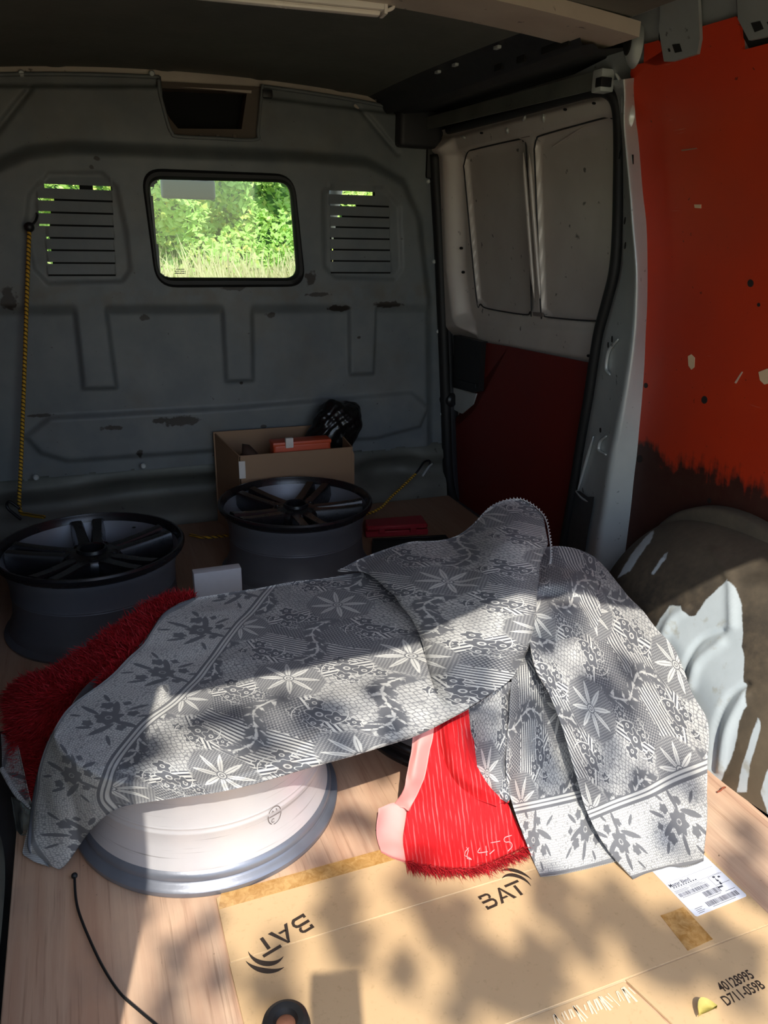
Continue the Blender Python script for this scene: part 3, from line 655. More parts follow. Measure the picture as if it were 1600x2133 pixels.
for poly in ([(966, 345), (974, 318), (990, 311), (1078, 291), (1090, 294), (1096, 310), (1107, 630), (1104, 650), (1090, 655), (1018, 643), (1002, 634), (992, 615)], [(1113, 310), (1118, 290), (1132, 281), (1250, 248), (1274, 246), (1282, 262), (1281, 480), (1272, 580), (1256, 650), (1248, 668), (1146, 661), (1132, 654), (1126, 635)]):
    tube('sealant_bead', spline([onside(x, y, DO + .001) for x, y in poly + poly[:1]], 160), .0026, MBEAM, door, 6)
for px, py in ((1086, 270), ): sbox('oval_plug', [(1083, 276), (1103, 272), (1103, 284), (1085, 288)], DO - .006, .004, simple('taupe_plug', (96, 78, 76), .5))
sbox('oval_plug', [(1110, 650), (1130, 652), (1131, 660), (1111, 658)], DO - .006, .004, simple('taupe_plug', (110, 100, 96), .5))
for px, py, r in ((1176, 228, 3), (1236, 215, 3), (1002, 277, 2.5), (960, 517, 3), (964, 567, 3), (955, 678, 3), (1225, 741, 3)):
    sbox('drain_hole', [(px + r * math.cos(a), py + r * math.sin(a)) for a in np.linspace(0, 6.28, 11)[:-1]], DO - .028, .004, MHOLE)
for a, b in (((1090, 252), (1095, 240)), ((1133, 255), (1132, 237)), ((1058, 278), (1056, 266)), ((960, 284), (970, 288))): ridge('pressed_bead', [onside(*a, DO - .012), onside((a[0] + b[0]) / 2, (a[1] + b[1]) / 2, DO - .016), onside(*b, DO - .012)], .005, MST, door)
ridge('pressed_bead', [onside(1150, 307, DO + .02), onside(1195, 278, DO + .02), onside(1238, 252, DO + .02)], .004, MDOOR, door)

# ------------------------------------------------------------------ left wall (only its wheel arch shows, at the photo's edge)
walll = struct(skin(-1, .33, 3.05, .05, MSIDE, 'wall_left'))
arch('wheel_arch', walll, MCROSS, True)
side_sheet_l = [(.46, 0), (.46, 1.45), (2.9, 1.45), (2.9, 0)]
V = []; 
for z in np.linspace(0, 1.45, 20):
    for y in (1.8, 2.9): V.append((1.04 - float(Xw(z)) + .02, y, z))
mk('red_panel', V, [(2 * i, 2 * i + 1, 2 * i + 3, 2 * i + 2) for i in range(19)], MRED, walll)
# tail pillars
for s in (1, -1):
    w = wallr if s > 0 else walll
    a, b = (1.20, 1.62) if s > 0 else (-.60, -.19)
    box('tail_pillar', (a, .33, -.55), (b, .45, 1.60), MSIDE, w, .01)
box('rear_step', (-.6, .18, -.32), (1.62, .34, -.12), MBLK, floor, .03)

# ------------------------------------------------------------------ the cab beyond the bulkhead
cab = struct(box('wall_cab', (-.42, 3.06, -.45), (1.46, 3.10, .20), MSIDE, None, 0)); cab.name = 'wall_back'
MTRIM = simple('cab_trim', (70, 72, 74), .7)
for s in (0, 1):
    x0 = -.42 if s == 0 else 1.42
    bm = bmesh.new(); boxbm(bm, (x0, 3.0, -.5), (x0 + .04, 4.9, .70)); boxbm(bm, (x0, 3.0, .6), (x0 + .04, 3.12, 1.5)); bmobj('cab_side', bm, MSIDE, cab)
    tube('front_pillar', [(x0 + .02, 4.95, .66), ((x0 + .02) * .88 + .06, 4.05, 1.46)], .04, MSIDE, cab, 8)
box('cab_roof', (-.36, 3.13, 1.46), (1.40, 4.10, 1.52), MSIDE, cab, 0)
box('dashboard', (-.40, 4.05, .1), (1.44, 4.95, .66), MTRIM, cab, .06, seg=3)
V = [(-.36, 4.95, .66), (1.40, 4.95, .66), (1.30, 4.07, 1.47), (-.26, 4.07, 1.47)]; mk('windscreen', V, [(0, 1, 2, 3)], MGLASS, cab, smooth=False)
for c in (.02, 1.02): box('cab_seat', (c - .25, 3.25, -.1), (c + .25, 3.42, .62), MTRIM, cab, .05, seg=3)
mp = ony(392, 394, 4.18); mr = empty('rear_view_mirror', tuple(mp)); tag(mr, 'dark interior mirror hanging at the windscreen, seen through the bulkhead window', 'mirror')
hw = abs(ony(449, 394, 4.18)[0] - ony(336, 394, 4.18)[0]) / 2
box('mirror_head', (-hw, -.02, -.046), (hw, .02, .046), simple('mirror_back', (120, 135, 135), .5), mr, .018, seg=4, local=True); tube('mirror_arm', [(0.02, .02, .03), (.03, .05, .10), (.03, .05, .22)], .009, MBLK, mr, 8, local=True)
box('bonnet', (-.30, 4.95, .30), (1.34, 5.75, .46), m_steel('bonnet_paint', (150, 165, 175), (165, 178, 186), .2, False, 0), cab, .08, seg=3)

# ------------------------------------------------------------------ outside: ground, hedge, dry grass
def m_leaf(name, a, b, c2, trans=.35):
    M = Mat(name); g = N.t.nodes.new('ShaderNodeNewGeometry'); r = N(g.outputs['Random Per Island']); co = coords(); n = noise(co, .8, 3)
    col = mixc(r, lin(a), lin(b)); col = mixc(ss(r, .88, .92), col, lin(c2)); col = mixc(ss(n, .3, .7) * .4, col, lin(a))
    M.set(col, .55); t = N.t; tr = t.nodes.new('ShaderNodeBsdfTranslucent'); t.links.new(col.v, tr.inputs[0]); mx = t.nodes.new('ShaderNodeMixShader'); mx.inputs[0].default_value = trans
    t.links.new(M.p.outputs[0], mx.inputs[1]); t.links.new(tr.outputs[0], mx.inputs[2]); t.links.new(mx.outputs[0], t.nodes['Material Output'].inputs[0]); return M.m
MHEDGE = m_leaf('hedge_leaf', (184, 222, 122), (224, 238, 160), (240, 232, 140)); MGRASS = m_leaf('dry_grass', (200, 190, 140), (226, 214, 172), (190, 200, 130), .3); MTREE = m_leaf('tree_leaf', (70, 110, 44), (100, 140, 60), (130, 140, 60), .3)
def gz(x, y): return -.55 + .075 * max(0, y - 5.5) * 1.0
V = []; ny = 60; nxg = 40
for j in range(ny):
    for i in range(nxg):
        x = -25 + 50 * i / (nxg - 1); y = -20 + 60 * j / (ny - 1); V.append((x, y, gz(x, y) - .03 + .03 * math.sin(x * 1.3) * math.cos(y * .9)))
MG = Mat('dry_ground'); co = coords(); n_ = noise(co, 1.2, 5); ground = struct(mk('ground', V, [(j * nxg + i, j * nxg + i + 1, (j + 1) * nxg + i + 1, (j + 1) * nxg + i) for j in range(ny - 1) for i in range(nxg - 1)], MG.set(mixc(n_, lin((176, 158, 122)), lin((132, 136, 86))), .9)))
def leaves(name, P, size, mat, up=.4, seed=1, parent=None):
    r = np.random.default_rng(seed); n = len(P); nrm = r.normal(size=(n, 3)); nrm[:, 2] += up; nrm[:, 1] -= up * .8; nrm /= np.linalg.norm(nrm, axis=1)[:, None]
    a = np.cross(nrm, r.normal(size=(n, 3))); a /= np.linalg.norm(a, axis=1)[:, None]; b = np.cross(nrm, a); s = size * r.uniform(.6, 1.3, n)[:, None]
    V = np.stack([P - a * s, P - b * s * .5 + nrm * s * .1, P + a * s, P + b * s * .5 + nrm * s * .1], 1).reshape(-1, 3)
    me = bpy.data.meshes.new(name); me.vertices.add(4 * n); me.vertices.foreach_set('co', V.ravel()); me.loops.add(4 * n); me.polygons.add(n)
    me.loops.foreach_set('vertex_index', np.arange(4 * n)); me.polygons.foreach_set('loop_start', np.arange(n) * 4); me.polygons.foreach_set('loop_total', np.full(n, 4)); me.update(calc_edges=True)
    me.materials.append(mat); o = bpy.data.objects.new(name, me); COL.objects.link(o)
    if parent: o.parent = parent
    return o
# hedge: a rolling face of bushes, leafed front, with darker hollows where the bushes recede
n = 60000; x = RNG.uniform(-5, 11, n); z = RNG.uniform(-.1, 6.0, n) ** 1.0
dp = .6 * np.sin(x * 1.9 + z * .7) + .5 * np.sin(x * .8 - z * 2.3 + 2) + .4 * np.sin(x * 3.7 + z * 3.1)
y = 15.5 + .9 * dp + RNG.exponential(.16, n) + z * .16
hole = np.sin(x * 4.4 + z * 2.2) + np.sin(x * 2.1 - z * 5.1 + 1) + .6 * np.sin(z * 7 + x * 6.3)
P = np.stack([x, y + np.where(hole > .9, .7, 0), np.vectorize(gz)(x, y) + z], 1)
hedge = leaves('hedge', P, .085, MHEDGE, .9, 3); tag(hedge, 'sunlit green hedge of small leaves beyond the windscreen', 'hedge', kind='stuff')
bk = []
for i in range(40):
    xx = -9 + i * .6; bk += [(xx, 17.6, .0), (xx, 18.0 + .3 * math.sin(i * 1.7), 7.2)]
hb = struct(mk('backdrop_thicket', bk, [(2 * i, 2 * i + 2, 2 * i + 3, 2 * i + 1) for i in range(39)], simple('thicket', (96, 132, 76), .9, scale=2))); hb.name = 'background'
def grass(name, n, xr, yr, h, mat, seed):
    r = np.random.default_rng(seed); x = r.uniform(*xr, n); y = r.uniform(*yr, n); z = np.vectorize(gz)(x, y) - .03; hh = h * r.uniform(.4, 1.2, n) * (.5 + .5 * np.sin(x * 1.7 + y) ** 2); w = .012; l = r.normal(0, .28, (n, 2))
    B0 = np.stack([x, y, z], 1); T = B0 + np.stack([l[:, 0] * hh, l[:, 1] * hh, hh], 1); M_ = B0 * .5 + T * .5; M_[:, 2] += .08 * hh; ax = np.array([w, 0, 0])
    V = np.stack([B0 - ax, B0 + ax, M_ + ax * .8, T, M_ - ax * .8], 1).reshape(-1, 3); Fq = [(5 * i, 5 * i + 1, 5 * i + 2, 5 * i + 4) for i in range(n)] + [(5 * i + 4, 5 * i + 2, 5 * i + 3) for i in range(n)]
    return mk(name, V, Fq, mat)
gs = grass('grass', 9000, (-3, 9), (10.2, 14.0), .85, MGRASS, 5); tag(gs, 'tall pale dry grass in front of the green hedge', 'grass', kind='stuff')

# tree over the tail of the van: its leaves throw the dappled shade on floor and cardboard
def up(p, t): return np.array([p[0] - SX * t, p[1] - SY * t, p[2] + t])
spots = [(695, 1837, 20), (721, 1894, 26), (677, 1894, 20), (730, 1947, 24), (721, 1980, 18), (844, 1837, 20), (874, 1859, 22), (887, 1903, 20), (909, 1947, 22), (931, 1916, 20), (966, 1899, 20), (975, 1947, 22), (1010, 1986, 20), (835, 2012, 12), (838, 2030, 10),
         (581, 1977, 20), (550, 2047, 24), (581, 2073, 20), (975, 2056, 24), (1019, 2056, 26), (1062, 2078, 26), (1106, 2105, 26), (1084, 2030, 22), (1128, 1986, 22), (1147, 1853, 24), (1160, 1835, 18), (1144, 1890, 20), (1194, 1937, 24), (1225, 1975, 28), (1256, 1906, 28), (1272, 1859, 24),
         (1319, 1906, 26), (1119, 1994, 22), (1147, 2031, 26), (1131, 2075, 24), (1334, 1984, 24), (1366, 2016, 26), (1412, 2016, 24), (1459, 2006, 26), (1500, 2000, 24), (1490, 1937, 22), (1412, 1925, 24), (1370, 1960, 22), (1537, 2062, 24), (1560, 1990, 24), (1580, 1860, 26), (1540, 1800, 26), (1560, 1740, 20),
         (453, 2031, 16), (450, 2050, 14), (344, 2081, 18), (369, 1981, 16), (297, 1903, 14), (437, 1918, 14), (950, 2110, 20), (720, 1700, 20), (760, 1720, 14), (660, 1790, 14)]
cl_spots = [(480, 1490, 30, .26), (550, 1540, 34, .26), (430, 1500, 20, .26), (640, 1500, 26, .26), (690, 1470, 20, .27), (330, 1570, 26, .22), (300, 1620, 20, .2), (700, 1540, 24, .25), (820, 1520, 18, .24), (950, 1420, 26, .28), (1000, 1400, 26, .28), (780, 1440, 16, .27), (590, 1450, 12, .27),
            (1130, 1530, 34, .2), (1120, 1460, 28, .25), (1150, 1600, 28, .15), (1240, 1440, 26, .24), (1290, 1480, 28, .22), (1210, 1500, 20, .2), (1150, 1330, 26, .33), (1180, 1290, 24, .34), (1300, 1390, 20, .26), (1400, 1610, 26, .08), (1330, 1620, 22, .12), (1440, 1640, 20, .06), (1390, 1740, 20, .03), (1240, 1620, 20, .12), (1290, 1230, 22, .26), (1330, 1260, 18, .24), (1260, 1560, 16, .17), (1000, 1560, 18, .12), (1020, 1490, 18, .18)]
P = []
for s in [(a, b, c, 0) for a, b, c in spots] + cl_spots:
    p = onz(s[0], s[1], s[3]); sc = np.linalg.norm(onz(s[0] + 10, s[1], s[3]) - p) / 10; t = RNG.uniform(3.2, 4.8)
    c = up(p, t - s[3] * 0); k = int(7 + s[2] * .5); r = s[2] * sc
    o_ = RNG.normal(size=(k, 3)) * r * .62; P.append(c + o_)
for k in range(46):                                 # leaves added to the tree to keep the sun off the right-hand lining
    p = np.array([1.44, RNG.uniform(.46, 1.10), RNG.uniform(.52, 1.12)]); c = up(p, RNG.uniform(3.4, 5.0)); P.append(c + RNG.normal(size=(26, 3)) * np.array([.05, .09, .09]))
tree = empty('shade_tree', (-1.9, -4.4, -.58)); tag(tree, 'leafy tree standing behind the van and shading its tail', 'tree')
MBARK = simple('bark', (92, 78, 62), .9, bump=.4)
tube('trunk', spline([(-1.9, -4.4, -.6), (-1.8, -4.3, 1.0), (-1.5, -3.8, 2.4), (-1.1, -3.0, 3.8), (-.9, -2.7, 4.6)], 24), .1, MBARK, tree, 12, rfun=lambda t: .13 * (1 - .7 * t))
fo = stuff(leaves('foliage', np.concatenate(P), .034, MTREE, .6, 9, tree)); fo.location = -tree.location

# ------------------------------------------------------------------ alloy wheels
def m_wheel(name, a, b, rough, metal, scr=.0):
    M = Mat(name); co = coords(); n = noise(co, 10, 5); x, y, z = sep(co); col = mixc(n, lin(a), lin(b))
    if scr:
        st = noise(comb(x * 2.0, y * 2.0, z * 120.0), 2.0, 4); col = mixc(ss(st, .62, .72) * scr, col, lin((92, 82, 76)))
    return M.set(col, mixf(n, rough - .06, rough + .08), metal, noise(co, 150, 2), bstr=.05)
MWB = m_wheel('satin_black_wheel_paint', (20, 20, 23), (27, 27, 30), .26, .0); MWD = m_wheel('bare_dark_barrel', (92, 94, 99), (108, 110, 114), .44, .3); MWI = m_wheel('barrel_inside', (112, 114, 120), (132, 134, 140), .42, .3)
MWS = m_wheel('silver_barrel', (208, 206, 210), (228, 226, 226), .42, .35, .5); MWF = m_wheel('worn_flange', (112, 116, 126), (150, 154, 164), .35, .5, .3)
def wheel(loc, rot, mats, label, face=True):
    w = empty('alloy_wheel', loc); tag(w, label, 'wheel', 'alloy wheels lying on the van floor'); w.rotation_euler.z = rot
    mo, ml, mi = mats
    out = [(.246, .0), (.2555, .002), (.258, .010), (.250, .016), (.243, .020), (.241, .034), (.236, .046), (.229, .060), (.226, .10), (.2255, .128), (.2265, .130), (.2255, .133), (.2265, .136), (.2255, .139), (.227, .17), (.233, .196), (.238, .206), (.240, .218)]
    lip = [(.240, .218), (.244, .223), (.2545, .228), (.2585, .236), (.2590, .244), (.2555, .2495), (.2500, .2495), (.2475, .244), (.2425, .236), (.2400, .226)]
    inn = [(.2400, .226), (.234, .205), (.222, .180), (.217, .12), (.218, .07), (.228, .035), (.240, .016), (.246, .0)]
    lathe('barrel', out, mo, w, 96, local=True); lathe('rim_flange', lip, ml, w, 96, local=True); lathe('barrel_liner', inn, mi, w, 96, local=True)
    if not face: return w
    hub = [(.033, .150), (.033, .232), (.037, .236), (.041, .235), (.043, .226), (.060, .222), (.076, .219), (.082, .211), (.084, .175), (.078, .15)]
    lathe('hub', hub, MWB, w, 60, local=True); lathe('hub_bore', [(0, .175), (.033, .175)], MHOLE, w, 24, local=True)
    for k in range(5):
        a = 2 * math.pi * k / 5 + math.pi / 5; lathe('lug_hole', [(0, .213), (.0075, .213), (.010, .2225), (.012, .224), (.0135, .222), (.0135, .214)], MWB, w, 20, at=(.060 * math.cos(a), .060 * math.sin(a), 0), local=True)
    for k in range(5):
        th = 2 * math.pi * k / 5
        for s in (-1, 1):
            ca, sa = math.cos(th), math.sin(th); V = []
            st = [(.062, .019, .0185, .221, .150), (.10, .0205, .017, .224, .150), (.15, .024, .016, .229, .160), (.195, .0275, .016, .235, .172), (.216, .029, .016, .239, .184), (.2245, .030, .0165, .240, .195)]
            for r, off, hw, zt, zb in st:
                for u, z in ((-hw * 1.25, zb), (-hw * 1.05, zt - .008), (-hw * .8, zt - .001), (-hw * .2 * s, zt), (hw * .8, zt - .001), (hw * 1.05, zt - .008), (hw * 1.25, zb)):
                    yy = s * off + u; V.append((r * ca - yy * sa, r * sa + yy * ca, z))
            m = 7; Fq = [(i * m + k2, i * m + (k2 + 1) % m, (i + 1) * m + (k2 + 1) % m, (i + 1) * m + k2) for i in range(len(st) - 1) for k2 in range(m)] + [tuple(range(m))[::-1], tuple(range((len(st) - 1) * m, len(st) * m))]
            autosmooth(mk('spoke', V, Fq, MWB, w, local=True), 32)
    p = [(0.244 * math.cos(2.3), .244 * math.sin(2.3))]
    lathe('valve_hole', [(0, .2), (.006, .2)], MHOLE, w, 12, at=(.225 * math.cos(.62), .225 * math.sin(.62), .012), local=True)
    return w
cL = onz(190, 1131, .248); cR = onz(616, 1040, .248)
wl = wheel((cL[0], cL[1], 0), math.radians(20), (MWD, MWB, MWI), 'black twin-spoke alloy wheel lying face up, partly out of the photo at the left')
wr = wheel((cR[0], cR[1], 0), math.radians(-90), (MWD, MWB, MWI), 'black twin-spoke alloy wheel lying face up in front of the cardboard box')
def flip_profile(): pass
def wheel_plain(loc, mats, label):
    w = empty('alloy_wheel', loc); tag(w, label, 'wheel', 'alloy wheels lying on the van floor'); mo, ml, mi = mats
    lathe('rim_flange', [(.248, .0), (.259, .001), (.2625, .006), (.2625, .014), (.258, .020), (.252, .022), (.249, .026), (.2495, .034), (.246, .040), (.242, .043)], ml, w, 128, local=True)
    lathe('barrel', [(.242, .043), (.2405, .050), (.238, .058), (.233, .085), (.2315, .110), (.2325, .113), (.2325, .117), (.2312, .120), (.2312, .124), (.2322, .126), (.231, .131), (.231, .165), (.234, .195), (.240, .210), (.249, .218), (.250, .230), (.246, .234)], mo, w, 128, local=True)
    lathe('barrel_liner', [(.246, .234), (.234, .225), (.222, .2), (.218, .1), (.23, .02), (.248, 0)], mi, w, 64, local=True)
    lathe('wheel_face', [(.05, .03), (.22, .045), (.23, .04)], ml, w, 40, local=True); return w
ws = wheel_plain((.150, 1.325, 0), (MWS, MWF, MWD), 'silver alloy wheel with a scuffed barrel under the front edge of the patterned bedspread')
# cast mark in a ring on the silver barrel
a_ = math.radians(-90 + 22); mk_ = []
MMARK = simple('cast_mark', (88, 78, 76), .7)
def on_barrel(u, z): r = .2335 + .0 * z; return (r * math.cos(a_ + u / r), r * math.sin(a_ + u / r), z)
bm = bmesh.new()
def stroke(bm, pts, wd):
    for (u0, z0), (u1, z1) in zip(pts, pts[1:]):
        d = Vector((u1 - u0, z1 - z0)); 
        if d.length < 1e-6: continue
        n_ = Vector((-d.y, d.x)).normalized() * wd; vv = [bm.verts.new(on_barrel(u, z)) for u, z in ((u0 + n_.x, z0 + n_.y), (u1 + n_.x, z1 + n_.y), (u1 - n_.x, z1 - n_.y), (u0 - n_.x, z0 - n_.y))]; bm.faces.new(vv)
for a0, a1 in ((.3, 2.6), (2.9, 4.2), (4.5, 6.3)): stroke(bm, [(.014 * math.cos(a), .106 + .019 * math.sin(a)) for a in np.linspace(a0, a1, 12)], .0007)
stroke(bm, [(-.012, .106), (.012, .106)], .0006); stroke(bm, [(-.004 + .003 * math.cos(a), .096 + .004 * math.sin(a)) for a in np.linspace(.6, 5.6, 10)], .0006); stroke(bm, [(-.006, .114), (-.004, .118), (-.002, .114)], .0005); stroke(bm, [(.002, .118), (.005, .118), (.005, .113)], .0005)
bmobj('cast_mark', bm, MMARK, ws, local=True)
w4 = wheel_plain((.775, 1.43, 0), (MWD, MWB, MWD), 'dark wheel almost hidden under the patterned bedspread, beside the red backing')

# ------------------------------------------------------------------ loose things at the front of the load floor
MCARD = None
def m_card(name, a=(214, 182, 138), b=(200, 166, 122)):
    M = Mat(name); co = coords(); x, y, z = sep(co); n = noise(co, 5, 4); f = noise(co, 130, 3); fl = noise(comb(x * 3.0, y * 140.0, z * 3.0), 1.0, 2)
    col = mixc(n, lin(a), lin(b)); col = mixc(ss(f, .58, .75) * .25, col, lin((150, 118, 80))); col = mixc(ss(noise(co, 28, 2), .75, .77) * .8, col, lin((80, 55, 35)))
    return M.set(col, .68, 0.0, fl, bstr=.05)
MCARD = m_card('corrugated_card'); MCARD2 = m_card('box_card', (150, 118, 88), (138, 108, 80))
# carton with its flaps gone
def P3(x, y, Y): return ony(x, y, Y)
BXY = 2.665; A = P3(497, 947, BXY); Bq = P3(732, 934, BXY)
bx = empty('cardboard_box', (float(A[0]), BXY, 0)); tag(bx, 'open brown cardboard box of odds and ends against the bulkhead', 'box')
zt = .5 * (A[2] + Bq[2]); wdt = float(Bq[0] - A[0]); ln = .235
def boxwall(name, lo, hi): return box(name, lo, hi, MCARD2, bx, .0015, local=True)
boxwall('front_panel', (0, 0, 0), (wdt, .006, zt)); boxwall('back_panel', (-.05, ln, 0), (wdt, ln + .006, zt + .035)); boxwall('base', (0, .006, 0), (wdt, ln, .006))
for x_ in (0, wdt):
    V = [(x_, .0, 0), (x_, ln, 0), (x_, ln, zt + .03), (x_, 0, zt)]; 
    if x_ == 0: V = [(0, 0, 0), (-.045, ln, 0), (-.045, ln, zt + .03), (0, 0, zt)]
    mk('side_panel', V + [(a + .005, b, c) for a, b, c in V], [(0, 1, 2, 3), (7, 6, 5, 4), (0, 4, 5, 1), (1, 5, 6, 2), (2, 6, 7, 3), (3, 7, 4, 0)], MCARD2, bx, smooth=False, local=True)
lab(box('corner_label', (-.001, -.0015, zt - .085), (.022, .001, zt - .02), MWHT, bx, 0, local=True), 'torn white label on the box corner')
bmc = bmesh.new(); v_ = [bmc.verts.new(p) for p in ((wdt, -.001, zt), (wdt + .012, .0, zt - .03), (wdt + .018, .01, .04), (wdt, .01, .02))]; bmc.faces.new(v_); bmobj('torn_flap', bmc, MCARD2, bx, local=True)
MORG = simple('orange_plastic', (196, 78, 44), .45); MYEL = simple('yellow_ochre_plastic', (206, 150, 96), .5)
o0 = P3(570, 938, 2.685); o1 = P3(690, 928, 2.685)
tc = empty('tool_case', (float(o0[0]), 2.685, float(zt) - .14)); tag(tc, 'orange plastic tool case inside the cardboard box', 'case')
cw = float(o1[0] - o0[0]); box('case_body', (0, 0, 0), (cw, .066, .165), MORG, tc, .012, seg=3, local=True); box('case_lid', (-.002, .0, .155), (cw + .002, .068, .172), MORG, tc, .006, local=True); lab(box('latch', (.045, -.005, .15), (.075, .012, .188), MWHT, tc, .004, local=True), 'pale latch')
st_ = P3(620, 922, 2.70); s2_ = P3(672, 929, 2.70)
pk = mk('wooden_stake', [tuple(st_ + np.array(d)) for d in ((0, 0, -.004), (.004, .02, .003), (.004, 0, .005), (0, .02, -.004))] + [tuple(s2_ + np.array(d)) for d in ((0, 0, -.012), (0, .02, .008), (0, 0, .008), (0, .02, -.012))], [(0, 3, 7, 4), (2, 6, 5, 1), (0, 4, 6, 2), (3, 1, 5, 7), (0, 2, 1, 3), (4, 7, 5, 6)], MYEL, smooth=False); tag(pk, 'pale orange strip lying on the orange tool case', 'strip')
dk = P3(507, 936, 2.68); bm = bmesh.new(); bmesh.ops.create_icosphere(bm, subdivisions=2, radius=.045)
for v in bm.verts: v.co = v.co * (1 + .25 * math.sin(v.co.x * 90 + v.co.z * 70)) * 1.0; v.co.z *= 1.2
bmesh.ops.translate(bm, verts=bm.verts, vec=(float(dk[0]) + .03, 2.72, float(zt) - .03)); ob = bmobj('crumpled_rag', bm, simple('rusty_rag', (62, 44, 34), .8), None, True); tag(ob, 'dark rusty rag in the left end of the cardboard box', 'rag')
# black bag stuffed in the box
b0 = P3(690, 900, 2.72); bm = bmesh.new(); bmesh.ops.create_icosphere(bm, subdivisions=5, radius=1.0)
outl = np.array([(p[0], p[2]) for p in (P3(x, y, 2.80) for x, y in ((640, 930), (660, 890), (680, 850), (692, 838), (720, 843), (752, 848), (757, 870), (748, 905), (735, 935), (690, 945)))])
cx_, cz_ = outl.mean(0); ang = np.arctan2(outl[:, 1] - cz_, outl[:, 0] - cx_); rad = np.hypot(outl[:, 0] - cx_, outl[:, 1] - cz_); od = np.argsort(ang); ang, rad = ang[od], rad[od]
for v in bm.verts:
    d = v.co.normalized(); t = math.atan2(d.z, d.x); r_ = float(np.interp(t, np.r_[ang[-1] - 6.2832, ang, ang[0] + 6.2832], np.r_[rad[-1], rad, rad[0]]))
    h = math.hypot(d.x, d.z); wv = .004 * math.sin(d.x * 5 + d.z * 4 + 2 * math.sin(d.y * 3)) + .003 * abs(math.sin(d.z * 7 - d.x * 6 + d.y * 5)) + .002 * abs(math.sin(d.x * 12 + d.z * 5 + d.y * 8))
    v.co = Vector((cx_ + math.cos(t) * h * (r_ + wv), 2.832 + d.y * (.064 + wv * 2), cz_ + math.sin(t) * h * (r_ + wv)))
MBAG = simple('black_polythene', (16, 16, 18), .28); ob = bmobj('rubbish_bag', bm, MBAG, None, True); tag(ob, 'crumpled black plastic bag standing out of the cardboard box', 'bag')
# foam block
f0 = onz(403, 1243, .0); f1 = onz(505, 1232, .0); fY = 2.0
q0 = P3(403, 1195, fY); q1 = P3(503, 1183, fY); fb = box('foam_block', (q0[0], fY, 0), (q1[0], fY + .035, (q0[2] + q1[2]) / 2), simple('white_foam', (206, 206, 206), .85, var=.05, scale=60, bump=.3), None, .004); tag(fb, 'white foam block standing between the two black wheels', 'foam block')
# red case and black tray
def slab(name, corners_px, z0, h, mat, label, cat):
    c = [onz(x, y, z0 + h) for x, y in corners_px]; V = [(p[0], p[1], z0) for p in c] + [(p[0], p[1], z0 + h) for p in c]
    r = empty(name, tuple(np.mean([(p[0], p[1], z0) for p in c], 0))); tag(r, label, cat); return r, c
r, c = slab('plastic_case', [(762, 1098), (893, 1092), (880, 1072), (757, 1082)], 0, .045, None, 'flat red plastic case on the floor right of the rear black wheel', 'case')
MREDP = simple('red_plastic', (150, 40, 48), .4)
p = prism('case_base', [(q[0], q[1]) for q in c], 0, .024, MREDP, r, .004); k0 = np.mean([q[:2] for q in c], 0); p = prism('case_lid', [tuple(k0 + (q[:2] - k0) * .985) for q in c], .0255, .046, MREDP, r, .006)
for t in (.25, .75):
    m_ = c[0] * (1 - t) + c[1] * t; box('latch', (m_[0] - .012, m_[1] - .006, .016), (m_[0] + .012, m_[1] + .004, .034), MREDP, r, .002)
r, c = slab('black_tray', [(775, 1150), (960, 1146), (930, 1112), (775, 1120)], 0, .03, None, 'flat black rubber tray half under the bedspread, in front of the red case', 'tray')
prism('tray_base', [(q[0], q[1]) for q in c], 0, .02, MRUB, r, .004)
k0 = np.mean([q[:2] for q in c], 0); tube('tray_rim', [(k0[0] + (q[0] - k0[0]) * .97, k0[1] + (q[1] - k0[1]) * .97, .022) for q in c + [c[0]]], .006, MRUB, r)
# strip lying across behind the wheels
q0 = onz(300, 1048, .05); q1 = onz(462, 1018, .06); sb = empty('wiper_blade', tuple(q0)); tag(sb, 'long black wiper blade with bright edges lying behind the black wheels', 'wiper blade')
d_ = q1 - q0; L_ = float(np.linalg.norm(d_)); rz_ = Matrix.Rotation(math.atan2(d_[1], d_[0]), 3, 'Z')
box('spine', (0, 0, 0), (L_, .014, .012), MBLK, sb, .003, rot=rz_, local=True)
for a, b in ((.02, .36), (.44, .92)): lab(box('bright_edge', (L_ * a, -.006, .004), (L_ * b, .0, .012), MWHT, sb, .001, rot=rz_, local=True), 'bright edge strip')
box('end_clip', (-.012, -.006, -.004), (.012, .018, .018), MST, sb, .004, rot=rz_, local=True); box('bracket', (L_ * .42, -.004, -.05), (L_ * .435, .004, .0), MBLK, sb, .001, rot=rz_, local=True)

# cords: yellow and black bungee on the left, its run across the floor, and the one on the right
def m_cord(a, b, f, name):
    M = Mat(name); co = coords(); x, y, z = sep(co); w = nsin((z + x * .7 + y * .7) * f); w2 = nsin((z - x * .7 - y * .7) * f * 1.0 + 1.5)
    return M.set(mixc((w > 0.55), lin(a), lin(b)), .7, 0.0, w, bstr=.6)
MCORD = m_cord((206, 160, 44), (60, 46, 22), 420.0, 'yellow_cord')
bc = empty('bungee_cord', tuple(ony(60, 475, 2.90))); tag(bc, 'yellow and black cord hanging from the left louvres down to the floor', 'cord')
pts = [ony(61, 482, 2.90), ony(56, 620, 2.895), ony(50, 800, 2.89), ony(44, 960, 2.88), ony(41, 1058, 2.86), ony(60, 1072, 2.82), ony(92, 1077, 2.76)]
tube('cord', spline(pts, 90), .0065, MCORD, bc)
k = ony(61, 473, 2.90); bm = bmesh.new(); bmesh.ops.create_icosphere(bm, subdivisions=3, radius=.016); bmesh.ops.translate(bm, verts=bm.verts, vec=k); bmobj('knot', bm, MBLK, bc, True)
tube('hook', spline([ony(65, 470, 2.90), ony(74, 460, 2.91), ony(78, 448, 2.93), ony(74, 443, 2.96)], 16), .004, MBLK, bc)
